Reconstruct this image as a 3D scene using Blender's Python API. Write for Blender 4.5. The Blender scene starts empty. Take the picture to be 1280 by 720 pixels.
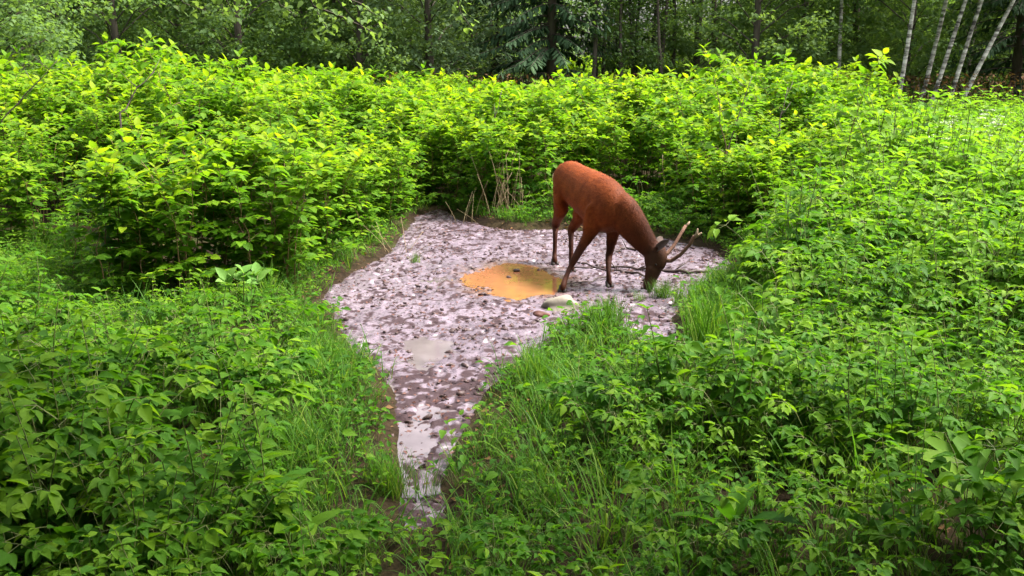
import bpy, math, random
import numpy as np
from mathutils import Vector, Matrix

SC = bpy.context.scene
COL = SC.collection
R = math.radians
random.seed(7)

# ------------------------------------------------------------------ camera
F = 1229.0                       # focal length in pixels of the 1280-wide photograph
CAM_H = 2.2
TILT = math.atan((360 - 78) / F)
CT, ST = math.cos(TILT), math.sin(TILT)
cam_d = bpy.data.cameras.new('camera')
cam_d.sensor_width = 36.0
cam_d.lens = 36.0 * F / 1280.0
cam_d.clip_start = 0.05
cam_d.clip_end = 1000.0
cam = bpy.data.objects.new('camera', cam_d)
cam.location = (0, 0, CAM_H)
cam.rotation_euler = (math.pi / 2 - TILT, 0, 0)
COL.objects.link(cam)
SC.camera = cam

# ------------------------------------------------------------------ sky, sun, exposure
SUN_EL, SUN_AZ = R(57), R(82)    # azimuth clockwise from +Y (away from the camera) towards +X
W = bpy.data.worlds.new('World')
SC.world = W
W.use_nodes = True
wn = W.node_tree.nodes
wl = W.node_tree.links
wn.clear()
sky = wn.new('ShaderNodeTexSky')
sky.sky_type = 'NISHITA'
sky.sun_disc = False
sky.sun_elevation = SUN_EL
sky.sun_rotation = SUN_AZ
sky.air_density = 1.0
sky.dust_density = 6.0
sky.ozone_density = 1.0
hsv = wn.new('ShaderNodeHueSaturation')       # thin high cloud: a whiter sky
hsv.inputs['Saturation'].default_value = 0.35
bg = wn.new('ShaderNodeBackground')
bg.inputs['Strength'].default_value = 0.15
wo = wn.new('ShaderNodeOutputWorld')
wl.new(sky.outputs[0], hsv.inputs['Color'])
wl.new(hsv.outputs[0], bg.inputs[0])
wl.new(bg.outputs[0], wo.inputs[0])
sun_d = bpy.data.lights.new('sun', 'SUN')
sun_d.energy = 3.1
sun_d.angle = R(12)
sun_d.color = (1.0, 0.95, 0.86)
sun = bpy.data.objects.new('sun', sun_d)
sdir = Vector((math.sin(SUN_AZ) * math.cos(SUN_EL), math.cos(SUN_AZ) * math.cos(SUN_EL), math.sin(SUN_EL)))
sun.rotation_euler = (-sdir).to_track_quat('-Z', 'Y').to_euler()
sun.location = (0, 0, 40)
COL.objects.link(sun)
SC.view_settings.view_transform = 'Standard'
SC.view_settings.look = 'None'
SC.view_settings.gamma = 1.0
SC.view_settings.use_curve_mapping = False
SC.view_settings.exposure = 1.8
SC.render.engine = 'CYCLES'
SC.cycles.use_denoising = True
SC.cycles.max_bounces = 8
SC.cycles.diffuse_bounces = 4
SC.cycles.transmission_bounces = 5
SC.cycles.transparent_max_bounces = 4

# ------------------------------------------------------------------ pixels to places
def ray(px, py):
    x, y = (px - 640) / F, (py - 360) / F
    return np.array([x, CT - y * ST, -ST - y * CT])

def gnd(px, py, z=0.0):
    d = ray(px, py)
    t = (z - CAM_H) / d[2]
    return np.array([d[0] * t, d[1] * t, z])

def atz(px, Y, z):                 # column px, distance Y, height z
    return np.array([(px - 640) / F * (Y * CT + (CAM_H - z) * ST), Y, z])

def at(px, py, Y):
    d = ray(px, py)
    t = Y / d[1]
    return np.array([d[0] * t, Y, CAM_H + d[2] * t])

def pix(P):
    P = np.atleast_2d(P)
    dz = P[:, 2] - CAM_H
    dep = P[:, 1] * CT - dz * ST
    up = P[:, 1] * ST + dz * CT
    dep = np.maximum(dep, 1e-3)
    return 640 + F * P[:, 0] / dep, 360 - F * up / dep

def inside(poly, x, y):
    poly = np.asarray(poly, float)
    r = np.zeros(x.shape, bool)
    j = len(poly) - 1
    for i in range(len(poly)):
        xi, yi = poly[i]; xj, yj = poly[j]
        c = ((yi > y) != (yj > y)) & (x < (xj - xi) * (y - yi) / (yj - yi + 1e-12) + xi)
        r ^= c
        j = i
    return r

def edge_dist(poly, x, y, closed=True):
    poly = np.asarray(poly, float)
    best = np.full(x.shape, 1e9)
    n = len(poly)
    for i in range(n if closed else n - 1):
        a, b = poly[i], poly[(i + 1) % n]
        e = b - a
        t = np.clip(((x - a[0]) * e[0] + (y - a[1]) * e[1]) / (e @ e + 1e-12), 0, 1)
        best = np.minimum(best, np.hypot(x - a[0] - t * e[0], y - a[1] - t * e[1]))
    return best

def _hash(i, j, s):
    h = (i * 374761393 + j * 668265263 + s * 2147483647 + s * 977) & 0xFFFFFFFF
    h = ((h ^ (h >> 13)) * 1274126177) & 0xFFFFFFFF
    return ((h ^ (h >> 16)) & 0xFFFFFF) / float(0xFFFFFF)

def vnoise(x, y, s=0):
    xi, yi = np.floor(x).astype(np.int64), np.floor(y).astype(np.int64)
    fx, fy = x - xi, y - yi
    fx, fy = fx * fx * (3 - 2 * fx), fy * fy * (3 - 2 * fy)
    a, b = _hash(xi, yi, s), _hash(xi + 1, yi, s)
    c, d = _hash(xi, yi + 1, s), _hash(xi + 1, yi + 1, s)
    return (a * (1 - fx) + b * fx) * (1 - fy) + (c * (1 - fx) + d * fx) * fy

def fbm(x, y, s=0, o=4):
    r, amp, tot = 0, 1.0, 0
    for k in range(o):
        r = r + amp * vnoise(x * 2 ** k + 17.3 * k, y * 2 ** k - 9.1 * k, s + k)
        tot += amp
        amp *= 0.5
    return r / tot

# ------------------------------------------------------------------ materials
def new_mat(name):
    m = bpy.data.materials.new(name)
    m.use_nodes = True
    m.node_tree.nodes.clear()
    return m, m.node_tree.nodes, m.node_tree.links

def rgba(c):
    return (c[0], c[1], c[2], 1.0)

def ramp(n, stops):
    r = n.new('ShaderNodeValToRGB')
    e = r.color_ramp.elements
    while len(e) < len(stops):
        e.new(0.5)
    for k, (p, c) in enumerate(stops):
        e[k].position = p
        e[k].color = rgba(c)
    return r

def leaf_mat(name, dark, mid, young, transl=0.45, rough=0.55, spec=0.09, obj_var=0.35):
    """leaf colour from leaf age (mesh attribute) and plant to plant variation"""
    m, n, l = new_mat(name)
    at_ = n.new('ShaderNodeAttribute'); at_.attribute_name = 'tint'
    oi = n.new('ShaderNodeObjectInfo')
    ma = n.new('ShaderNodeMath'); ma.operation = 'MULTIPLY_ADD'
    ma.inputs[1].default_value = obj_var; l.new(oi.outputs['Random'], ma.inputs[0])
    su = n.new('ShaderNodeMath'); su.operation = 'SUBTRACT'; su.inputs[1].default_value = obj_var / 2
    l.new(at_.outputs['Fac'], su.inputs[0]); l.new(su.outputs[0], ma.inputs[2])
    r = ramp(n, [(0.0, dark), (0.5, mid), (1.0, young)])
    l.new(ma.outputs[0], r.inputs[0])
    p = n.new('ShaderNodeBsdfPrincipled')
    p.inputs['Roughness'].default_value = rough
    p.inputs['Specular IOR Level'].default_value = spec
    l.new(r.outputs[0], p.inputs['Base Color'])
    t = n.new('ShaderNodeBsdfTranslucent')
    tc = n.new('ShaderNodeMix'); tc.data_type = 'RGBA'; tc.blend_type = 'MULTIPLY'
    tc.inputs['Factor'].default_value = 1.0
    l.new(r.outputs[0], tc.inputs['A']); tc.inputs['B'].default_value = (1.60, 1.60, 0.6, 1)
    l.new(tc.outputs['Result'], t.inputs[0])
    mx = n.new('ShaderNodeMixShader'); mx.inputs[0].default_value = transl
    l.new(p.outputs[0], mx.inputs[1]); l.new(t.outputs[0], mx.inputs[2])
    o = n.new('ShaderNodeOutputMaterial'); l.new(mx.outputs[0], o.inputs[0])
    return m

def noise_mat(name, stops, scale=8.0, detail=6.0, rough=0.8, spec=0.3, bump=0.3, bscale=None, stretch=(1, 1, 1), bdist=0.01, obj_var=False):
    m, n, l = new_mat(name)
    tc = n.new('ShaderNodeTexCoord')
    mp = n.new('ShaderNodeMapping'); mp.inputs['Scale'].default_value = stretch
    l.new(tc.outputs['Object'], mp.inputs[0])
    nz = n.new('ShaderNodeTexNoise'); nz.inputs['Scale'].default_value = scale; nz.inputs['Detail'].default_value = detail
    nz.inputs['Roughness'].default_value = 0.65
    l.new(mp.outputs[0], nz.inputs['Vector'])
    r = ramp(n, stops)
    l.new(nz.outputs[0], r.inputs[0])
    p = n.new('ShaderNodeBsdfPrincipled')
    p.inputs['Roughness'].default_value = rough
    p.inputs['Specular IOR Level'].default_value = spec
    l.new(r.outputs[0], p.inputs['Base Color'])
    if bump:
        nb = n.new('ShaderNodeTexNoise'); nb.inputs['Scale'].default_value = bscale or scale * 3; nb.inputs['Detail'].default_value = 5
        l.new(mp.outputs[0], nb.inputs['Vector'])
        b = n.new('ShaderNodeBump'); b.inputs['Strength'].default_value = bump; b.inputs['Distance'].default_value = bdist
        l.new(nb.outputs[0], b.inputs['Height']); l.new(b.outputs[0], p.inputs['Normal'])
    o = n.new('ShaderNodeOutputMaterial'); l.new(p.outputs[0], o.inputs[0])
    return m

M = {}
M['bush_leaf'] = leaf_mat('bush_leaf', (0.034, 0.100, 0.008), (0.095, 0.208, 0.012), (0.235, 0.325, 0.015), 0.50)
M['herb_leaf'] = leaf_mat('herb_leaf', (0.026, 0.085, 0.008), (0.055, 0.150, 0.011), (0.12, 0.22, 0.014), 0.45, obj_var=0.5)
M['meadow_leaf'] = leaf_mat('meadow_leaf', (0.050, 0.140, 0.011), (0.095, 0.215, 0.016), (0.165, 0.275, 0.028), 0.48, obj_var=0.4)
M['grass'] = leaf_mat('grass_blade', (0.035, 0.10, 0.012), (0.07, 0.17, 0.016), (0.16, 0.23, 0.04), 0.40, rough=0.5, obj_var=0.4)
M['tree_leaf'] = leaf_mat('tree_leaf', (0.070, 0.125, 0.045), (0.110, 0.185, 0.062), (0.15, 0.23, 0.08), 0.50, obj_var=0.5)  # pale greyish green, with distant haze put into the leaf colour
M['pale_tree_leaf'] = leaf_mat('pale_tree_leaf', (0.07, 0.12, 0.06), (0.11, 0.17, 0.08), (0.15, 0.22, 0.11), 0.42, obj_var=0.4)
M['needle'] = leaf_mat('spruce_needle', (0.025, 0.055, 0.024), (0.05, 0.095, 0.042), (0.085, 0.14, 0.06), 0.22, rough=0.6)
M['pale_leaf'] = leaf_mat('broad_pale_leaf', (0.08, 0.19, 0.03), (0.12, 0.25, 0.05), (0.19, 0.32, 0.08), 0.40, obj_var=0.2)
M['dry_leaf'] = leaf_mat('dry_leaf', (0.07, 0.04, 0.022), (0.14, 0.075, 0.035), (0.25, 0.17, 0.08), 0.2, rough=0.75)
M['stem'] = noise_mat('green_stem', [(0.3, (0.06, 0.10, 0.02)), (0.7, (0.13, 0.13, 0.04))], 14, rough=0.6, bump=0.1)
M['cane'] = noise_mat('brown_cane', [(0.3, (0.10, 0.05, 0.025)), (0.7, (0.17, 0.12, 0.045))], 9, rough=0.6, bump=0.15)
M['dry_stalk'] = noise_mat('dry_stalk', [(0.3, (0.16, 0.11, 0.06)), (0.7, (0.30, 0.23, 0.13))], 9, rough=0.8, bump=0.2)
M['bark'] = noise_mat('bark', [(0.3, (0.035, 0.027, 0.02)), (0.7, (0.11, 0.09, 0.07))], 6, rough=0.9, bump=0.6, stretch=(1, 1, 0.25), bdist=0.03)
M['dead_wood'] = noise_mat('wet_dead_wood', [(0.3, (0.022, 0.014, 0.012)), (0.7, (0.07, 0.045, 0.038))], 10, rough=0.55, bump=0.5, stretch=(1, 1, 1), bdist=0.006)
M['stone'] = noise_mat('pale_stone', [(0.25, (0.13, 0.11, 0.085)), (0.5, (0.19, 0.165, 0.135)), (0.75, (0.24, 0.215, 0.18))], 9, rough=0.85, bump=0.5, bscale=30, bdist=0.006)
M['clod'] = noise_mat('dark_clod', [(0.3, (0.035, 0.020, 0.020)), (0.7, (0.10, 0.06, 0.06))], 22, rough=0.55, bump=0.4, bdist=0.005)
M['red_bark'] = noise_mat('reddish_bark', [(0.3, (0.05, 0.018, 0.014)), (0.7, (0.13, 0.05, 0.035))], 18, rough=0.6, bump=0.5, bdist=0.006)
M['antler'] = noise_mat('velvet_antler', [(0.3, (0.075, 0.034, 0.022)), (0.7, (0.17, 0.09, 0.06))], 14, rough=0.85, bump=0.6, bscale=60)
M['tine'] = noise_mat('pale_tine', [(0.3, (0.19, 0.125, 0.08)), (0.7, (0.30, 0.22, 0.15))], 14, rough=0.8, bump=0.3)
M['hoof'] = noise_mat('wet_hoof', [(0.3, (0.012, 0.008, 0.007)), (0.7, (0.03, 0.02, 0.018))], 14, rough=0.4, bump=0.1)
M['eye'] = noise_mat('dark_eye', [(0.3, (0.006, 0.004, 0.003)), (0.7, (0.012, 0.008, 0.005))], 14, rough=0.6, spec=0.1, bump=0)
M['ear'] = noise_mat('grey_ear', [(0.3, (0.05, 0.032, 0.027)), (0.7, (0.10, 0.07, 0.062))], 18, rough=0.9, bump=0.2)

def birch_mat():
    m, n, l = new_mat('birch_bark')
    tc = n.new('ShaderNodeTexCoord')
    mp = n.new('ShaderNodeMapping'); mp.inputs['Scale'].default_value = (2.2, 2.2, 9)
    l.new(tc.outputs['Object'], mp.inputs[0])
    nz = n.new('ShaderNodeTexNoise'); nz.inputs['Scale'].default_value = 1.0; nz.inputs['Detail'].default_value = 5
    nz.inputs['Roughness'].default_value = 0.7
    l.new(mp.outputs[0], nz.inputs['Vector'])
    r = ramp(n, [(0.40, (0.03, 0.025, 0.02)), (0.49, (0.25, 0.23, 0.20)), (0.60, (0.55, 0.53, 0.48))])
    l.new(nz.outputs[0], r.inputs[0])
    p = n.new('ShaderNodeBsdfPrincipled'); p.inputs['Roughness'].default_value = 0.7
    l.new(r.outputs[0], p.inputs['Base Color'])
    o = n.new('ShaderNodeOutputMaterial'); l.new(p.outputs[0], o.inputs[0])
    return m
M['birch'] = birch_mat()

def ground_mat():
    m, n, l = new_mat('forest_soil')
    tc = n.new('ShaderNodeTexCoord')
    a = n.new('ShaderNodeTexNoise'); a.inputs['Scale'].default_value = 1.3; a.inputs['Detail'].default_value = 8
    b = n.new('ShaderNodeTexNoise'); b.inputs['Scale'].default_value = 22; b.inputs['Detail'].default_value = 6
    for x in (a, b): l.new(tc.outputs['Object'], x.inputs['Vector'])
    r1 = ramp(n, [(0.35, (0.017, 0.011, 0.007)), (0.55, (0.028, 0.021, 0.011)), (0.7, (0.026, 0.036, 0.010))])
    r2 = ramp(n, [(0.3, (0.5, 0.5, 0.5)), (0.7, (1.5, 1.4, 1.3))])
    l.new(a.outputs[0], r1.inputs[0]); l.new(b.outputs[0], r2.inputs[0])
    mx = n.new('ShaderNodeMix'); mx.data_type = 'RGBA'; mx.blend_type = 'MULTIPLY'; mx.inputs['Factor'].default_value = 1
    l.new(r1.outputs[0], mx.inputs['A']); l.new(r2.outputs[0], mx.inputs['B'])
    p = n.new('ShaderNodeBsdfPrincipled'); p.inputs['Roughness'].default_value = 0.95; p.inputs['Specular IOR Level'].default_value = 0.08
    l.new(mx.outputs['Result'], p.inputs['Base Color'])
    bp = n.new('ShaderNodeBump'); bp.inputs['Strength'].default_value = 0.6; bp.inputs['Distance'].default_value = 0.02
    l.new(b.outputs[0], bp.inputs['Height']); l.new(bp.outputs[0], p.inputs['Normal'])
    o = n.new('ShaderNodeOutputMaterial'); l.new(p.outputs[0], o.inputs[0])
    return m

def mud_mat():
    m, n, l = new_mat('wet_silt')
    tc = n.new('ShaderNodeTexCoord')
    def nz(s, d, ro=0.6):
        a = n.new('ShaderNodeTexNoise'); a.inputs['Scale'].default_value = s; a.inputs['Detail'].default_value = d
        a.inputs['Roughness'].default_value = ro
        l.new(tc.outputs['Object'], a.inputs['Vector'])
        return a
    big, med, fine = nz(1.1, 4), nz(19, 7, 0.75), nz(80, 5)
    base = ramp(n, [(0.3, (0.105, 0.078, 0.098)), (0.65, (0.200, 0.154, 0.190))])
    l.new(big.outputs[0], base.inputs[0])
    org = ramp(n, [(0.36, (0.30, 0.26, 0.28)), (0.48, (0.84, 0.82, 0.83)), (0.66, (1.10, 1.10, 1.12))])
    l.new(med.outputs[0], org.inputs[0])
    mx = n.new('ShaderNodeMix'); mx.data_type = 'RGBA'; mx.blend_type = 'MULTIPLY'; mx.inputs['Factor'].default_value = 0.85
    l.new(base.outputs[0], mx.inputs['A']); l.new(org.outputs[0], mx.inputs['B'])
    at_ = n.new('ShaderNodeAttribute'); at_.attribute_name = 'peat'
    m2 = n.new('ShaderNodeMix'); m2.data_type = 'RGBA'
    l.new(at_.outputs['Fac'], m2.inputs['Factor']); l.new(mx.outputs['Result'], m2.inputs['A'])
    m2.inputs['B'].default_value = (0.035, 0.020, 0.022, 1)
    p = n.new('ShaderNodeBsdfPrincipled')
    rr = n.new('ShaderNodeMapRange'); rr.inputs[3].default_value = 0.12; rr.inputs[4].default_value = 0.48
    l.new(med.outputs[0], rr.inputs[0])
    ro = n.new('ShaderNodeMix'); ro.inputs['B'].default_value = 0.8          # peaty crumbs are duller than silt
    l.new(at_.outputs['Fac'], ro.inputs['Factor']); l.new(rr.outputs[0], ro.inputs['A']); l.new(ro.outputs['Result'], p.inputs['Roughness'])
    sp = n.new('ShaderNodeMapRange'); sp.inputs[3].default_value = 0.45; sp.inputs[4].default_value = 0.08
    l.new(at_.outputs['Fac'], sp.inputs[0]); l.new(sp.outputs[0], p.inputs['Specular IOR Level'])
    at2 = n.new('ShaderNodeAttribute'); at2.attribute_name = 'rust'
    m3 = n.new('ShaderNodeMix'); m3.data_type = 'RGBA'
    l.new(at2.outputs['Fac'], m3.inputs['Factor']); l.new(m2.outputs['Result'], m3.inputs['A'])
    m3.inputs['B'].default_value = (0.135, 0.070, 0.042, 1)
    l.new(m3.outputs['Result'], p.inputs['Base Color'])
    bp = n.new('ShaderNodeBump'); bp.inputs['Strength'].default_value = 0.55; bp.inputs['Distance'].default_value = 0.008
    l.new(fine.outputs[0], bp.inputs['Height']); l.new(bp.outputs[0], p.inputs['Normal'])
    o = n.new('ShaderNodeOutputMaterial'); l.new(p.outputs[0], o.inputs[0])
    return m

def water_mat(name, c1, c2, rough=0.06):
    m, n, l = new_mat(name)
    tc = n.new('ShaderNodeTexCoord')
    a = n.new('ShaderNodeTexNoise'); a.inputs['Scale'].default_value = 4; a.inputs['Detail'].default_value = 5
    l.new(tc.outputs['Object'], a.inputs['Vector'])
    r = ramp(n, [(0.35, c1), (0.65, c2)]); l.new(a.outputs[0], r.inputs[0])
    p = n.new('ShaderNodeBsdfPrincipled'); p.inputs['Roughness'].default_value = rough
    p.inputs['IOR'].default_value = 1.33
    l.new(r.outputs[0], p.inputs['Base Color'])
    b = n.new('ShaderNodeTexNoise'); b.inputs['Scale'].default_value = 9
    l.new(tc.outputs['Object'], b.inputs['Vector'])
    bp = n.new('ShaderNodeBump'); bp.inputs['Strength'].default_value = 0.05; bp.inputs['Distance'].default_value = 0.01
    l.new(b.outputs[0], bp.inputs['Height']); l.new(bp.outputs[0], p.inputs['Normal'])
    o = n.new('ShaderNodeOutputMaterial'); l.new(p.outputs[0], o.inputs[0])
    return m

def coat_mat():
    m, n, l = new_mat('deer_coat')
    at_ = n.new('ShaderNodeAttribute'); at_.attribute_name = 'coat'
    tc = n.new('ShaderNodeTexCoord')
    nz = n.new('ShaderNodeTexNoise'); nz.inputs['Scale'].default_value = 9; nz.inputs['Detail'].default_value = 6
    l.new(tc.outputs['Object'], nz.inputs['Vector'])
    rv = ramp(n, [(0.3, (0.72, 0.68, 0.66)), (0.7, (1.2, 1.2, 1.2))]); l.new(nz.outputs[0], rv.inputs[0])
    mx = n.new('ShaderNodeMix'); mx.data_type = 'RGBA'; mx.blend_type = 'MULTIPLY'; mx.inputs['Factor'].default_value = 1
    l.new(at_.outputs['Color'], mx.inputs['A']); l.new(rv.outputs[0], mx.inputs['B'])
    p = n.new('ShaderNodeBsdfPrincipled'); p.inputs['Roughness'].default_value = 0.6
    p.inputs['Specular IOR Level'].default_value = 0.10
    l.new(mx.outputs['Result'], p.inputs['Base Color'])
    nb = n.new('ShaderNodeTexNoise'); nb.inputs['Scale'].default_value = 90; nb.inputs['Detail'].default_value = 4
    l.new(tc.outputs['Object'], nb.inputs['Vector'])
    bp = n.new('ShaderNodeBump'); bp.inputs['Strength'].default_value = 0.5; bp.inputs['Distance'].default_value = 0.006
    l.new(nb.outputs[0], bp.inputs['Height']); l.new(bp.outputs[0], p.inputs['Normal'])
    o = n.new('ShaderNodeOutputMaterial'); l.new(p.outputs[0], o.inputs[0])
    return m

M['ground'] = ground_mat()
M['mud'] = mud_mat()
M['coat'] = coat_mat()
M['orange_water'] = water_mat('orange_muddy_water', (0.215, 0.086, 0.040), (0.27, 0.115, 0.054))
M['silt_water'] = water_mat('silty_water', (0.10, 0.078, 0.087), (0.15, 0.12, 0.132), 0.05)

# ------------------------------------------------------------------ mesh building
class MB:
    def __init__(self):
        self.V, self.P, self.T, self.n = [], [], [], 0     # P: (array of faces, material index)
    def add(self, v, faces, tint=0.5, mat=0):
        v = np.asarray(v, float)
        for f in faces:
            self.P.append((np.asarray(f, np.int64) + self.n, mat))
        self.V.append(v)
        self.T.append(np.full(len(v), tint) if np.isscalar(tint) else np.asarray(tint, float))
        self.n += len(v)
    def tube(self, pts, rad, k=6, mat=0, tint=0.5, caps=True):
        pts = np.asarray(pts, float); n = len(pts)
        rad = np.full(n, rad) if np.isscalar(rad) else np.asarray(rad, float)
        t = np.gradient(pts, axis=0)
        t /= np.linalg.norm(t, axis=1)[:, None] + 1e-9
        ref = np.array([0, 0, 1.0]) if abs(t[0, 2]) < 0.9 else np.array([1.0, 0, 0])
        a = np.cross(ref, t[0]); a /= np.linalg.norm(a)
        an = np.linspace(0, 2 * math.pi, k, endpoint=False)
        vs = []
        for i in range(n):
            a = a - t[i] * (a @ t[i]); a /= np.linalg.norm(a) + 1e-9
            b = np.cross(t[i], a)
            vs.append(pts[i] + rad[i] * (np.cos(an)[:, None] * a + np.sin(an)[:, None] * b))
        v = np.concatenate(vs)
        i, j = np.meshgrid(np.arange(n - 1), np.arange(k), indexing='ij')
        i, j = i.ravel(), j.ravel(); j2 = (j + 1) % k
        q = np.stack([i * k + j, i * k + j2, (i + 1) * k + j2, (i + 1) * k + j], 1)
        fs = [q]
        if caps:
            v = np.concatenate([v, pts[:1], pts[-1:]])
            j = np.arange(k); j2 = (j + 1) % k
            fs.append(np.stack([np.full(k, n * k), j2, j], 1))
            fs.append(np.stack([np.full(k, n * k + 1), (n - 1) * k + j, (n - 1) * k + j2], 1))
        self.add(v, fs, tint, mat)
    def leaves(self, P, D, N, L, Wd, tint, tpl, mat=0):
        P, D, N = (np.asarray(a, float) for a in (P, D, N))
        if len(P) == 0: return
        L = np.broadcast_to(L, len(P)); Wd = np.broadcast_to(Wd, len(P)); tint = np.broadcast_to(tint, len(P))
        D = D / (np.linalg.norm(D, axis=1)[:, None] + 1e-9)
        X = np.cross(D, N); X /= np.linalg.norm(X, axis=1)[:, None] + 1e-9
        Z = np.cross(X, D)
        tv, tf = tpl
        k = len(tv)
        v = (P[:, None, :] + X[:, None, :] * (tv[None, :, 0:1] * Wd[:, None, None])
             + D[:, None, :] * (tv[None, :, 1:2] * L[:, None, None]) + Z[:, None, :] * (tv[None, :, 2:3] * L[:, None, None]))
        off = (np.arange(len(P)) * k)[:, None, None]
        self.add(v.reshape(-1, 3), [(np.asarray(f)[None] + off).reshape(-1, np.asarray(f).shape[1]) for f in tf],
                 np.repeat(tint, k), mat)
    def mesh(self, name, mats, smooth=True, attr='tint', colors=None):
        me = bpy.data.meshes.new(name)
        V = np.concatenate(self.V); T = np.concatenate(self.T)
        me.vertices.add(len(V)); me.vertices.foreach_set('co', V.astype(np.float32).ravel())
        li = np.concatenate([p.ravel() for p, _ in self.P])
        sz = np.concatenate([np.full(len(p), p.shape[1]) for p, _ in self.P])
        mi = np.concatenate([np.full(len(p), m) for p, m in self.P])
        st = np.concatenate([[0], np.cumsum(sz)[:-1]])
        me.loops.add(len(li)); me.loops.foreach_set('vertex_index', li.astype(np.int32))
        me.polygons.add(len(sz)); me.polygons.foreach_set('loop_start', st.astype(np.int32))
        me.polygons.foreach_set('material_index', mi.astype(np.int32))
        me.polygons.foreach_set('use_smooth', np.full(len(sz), smooth))
        for m in mats: me.materials.append(m)
        me.update(calc_edges=True)
        a = me.attributes.new(attr, 'FLOAT', 'POINT'); a.data.foreach_set('value', T.astype(np.float32))
        if colors is not None:
            c = me.attributes.new('coat', 'FLOAT_COLOR', 'POINT')
            c.data.foreach_set('color', np.concatenate([colors, np.ones((len(colors), 1))], 1).astype(np.float32).ravel())
        me.validate()
        return me

def leaf_tpl(ts, ws, droop=0.22, fold=0.10, serr=0.0):
    v = [(0, 0, 0)]
    for i, (t, w) in enumerate(zip(ts, ws)):
        z = -droop * t * t
        s = serr if i % 2 else -serr
        v += [(-w, t + s, z + fold * w), (0, t, z), (w, t + s, z + fold * w)]
    v.append((0, 1.0, -droop))
    n = len(ts)
    tr = [(0, 2, 1), (0, 3, 2)]
    qd = []
    for i in range(n - 1):
        a, b = 1 + 3 * i, 4 + 3 * i
        qd += [(a, a + 1, b + 1, b), (a + 1, a + 2, b + 2, b + 1)]
    a = 1 + 3 * (n - 1)
    tr += [(a, a + 1, a + 3), (a + 1, a + 2, a + 3)]
    return np.array(v, float), [np.array(tr)] + ([np.array(qd)] if qd else [])

OVATE = leaf_tpl((0.14, 0.40, 0.74), (0.36, 0.50, 0.30), 0.20, 0.22)
LANCE = leaf_tpl((0.18, 0.48, 0.78), (0.40, 0.50, 0.26), 0.26, 0.30)
RHOMB = (np.array([(0, 0, 0), (-0.5, 0.45, 0.08), (0, 0.5, -0.03), (0.5, 0.45, 0.08), (0, 1, -0.14)], float),
         [np.array([(0, 2, 1), (0, 3, 2), (1, 2, 4), (2, 3, 4)])])
SPRAY = (np.array([(0, 0, 0), (-0.5, 0.3, -0.05), (0, 0.35, 0.0), (0.5, 0.3, -0.05), (-0.4, 0.75, -0.2), (0.4, 0.75, -0.2), (0, 1, -0.3)], float),
         [np.array([(0, 2, 1), (0, 3, 2), (2, 4, 1), (2, 3, 5), (4, 2, 6), (2, 5, 6)])])

def obj(name, me, parent=None, loc=None, kind=None):
    o = bpy.data.objects.new(name, me)
    COL.objects.link(o)
    if parent: o.parent = parent
    if loc is not None: o.location = loc
    if kind: o['kind'] = kind
    return o

def empty(name, loc=(0, 0, 0)):
    o = bpy.data.objects.new(name, None)
    o.empty_display_size = 0.1
    o.location = loc
    COL.objects.link(o)
    return o

def tag(o, label, cat, group=None):
    o['label'] = label; o['category'] = cat
    if group: o['group'] = group
    return o

# ------------------------------------------------------------------ layout of the clearing (pixel outlines put on the ground)
def G(pts): return np.array([gnd(*p)[:2] for p in pts])
MUD_PX = [(520, 272), (548, 260), (582, 276), (640, 289), (690, 287), (760, 292), (840, 299), (890, 313), (915, 334), (892, 352),
          (862, 368), (842, 388), (850, 425), (838, 448), (806, 448), (786, 425), (748, 412), (706, 428), (684, 446), (640, 462),
          (612, 492), (598, 530), (580, 562), (560, 605), (554, 665), (498, 665), (493, 600), (489, 545), (487, 500), (474, 466),
          (440, 436), (414, 398), (398, 372), (428, 350), (468, 326), (498, 298)]
MUD = G(MUD_PX)
PUDDLE = G([(578, 354), (592, 338), (632, 330), (668, 334), (696, 344), (706, 354), (690, 366), (650, 376), (612, 370)])
POOLS = [G([(492, 428), (530, 418), (566, 428), (560, 452), (525, 466), (500, 452)]),
         G([(520, 350), (552, 344), (566, 352), (545, 362)]),
         G([(500, 520), (540, 508), (556, 530), (540, 565), (520, 600), (546, 615), (545, 655), (506, 655), (502, 590)])]

def mud_sd(x, y):                    # positive inside the wallow, with a ragged edge
    d = edge_dist(MUD, x, y)
    s = np.where(inside(MUD, x, y), d, -d)
    return s + np.where(y > 6.6, 0.22, 0.07) * (fbm(x * 2.4, y * 2.4, 3, 3) - 0.5)

def ground_z(x, y):
    z = 0.10 * (fbm(x * 0.45, y * 0.45, 11, 3) - 0.5)
    s = mud_sd(x, y)
    m = gnd(775, 425)
    z = z + 0.10 * np.exp(-((x - m[0]) ** 2 / 0.5 + (y - m[1]) ** 2 / 0.4))
    w = np.clip((0.10 + s) / 0.3, 0, 1)
    return (z + 0.055) * (1 - w) - 0.07 * w

def grid_coords(lo, hi, step, out):
    a = list(np.arange(lo, hi + 1e-6, step))
    s, x = step, a[-1]
    right = []
    while x < out:
        s *= 1.25; x += s; right.append(x)
    s, x = step, a[0]
    left = []
    while x > -out:
        s *= 1.25; x -= s; left.append(x)
    return np.array(left[::-1] + a + right)

gx, gy = grid_coords(-8, 8, 0.11, 260), grid_coords(1.5, 20, 0.11, 260)
XX, YY = np.meshgrid(gx, gy)
ZZ = ground_z(XX, YY)
nx, ny = len(gx), len(gy)
i, j = np.meshgrid(np.arange(ny - 1), np.arange(nx - 1), indexing='ij')
q = np.stack([i * nx + j, i * nx + j + 1, (i + 1) * nx + j + 1, (i + 1) * nx + j], -1).reshape(-1, 4)
mb = MB(); mb.add(np.stack([XX, YY, ZZ], -1).reshape(-1, 3), [q])
obj('ground', mb.mesh('ground', [M['ground']]), kind='structure')

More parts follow.
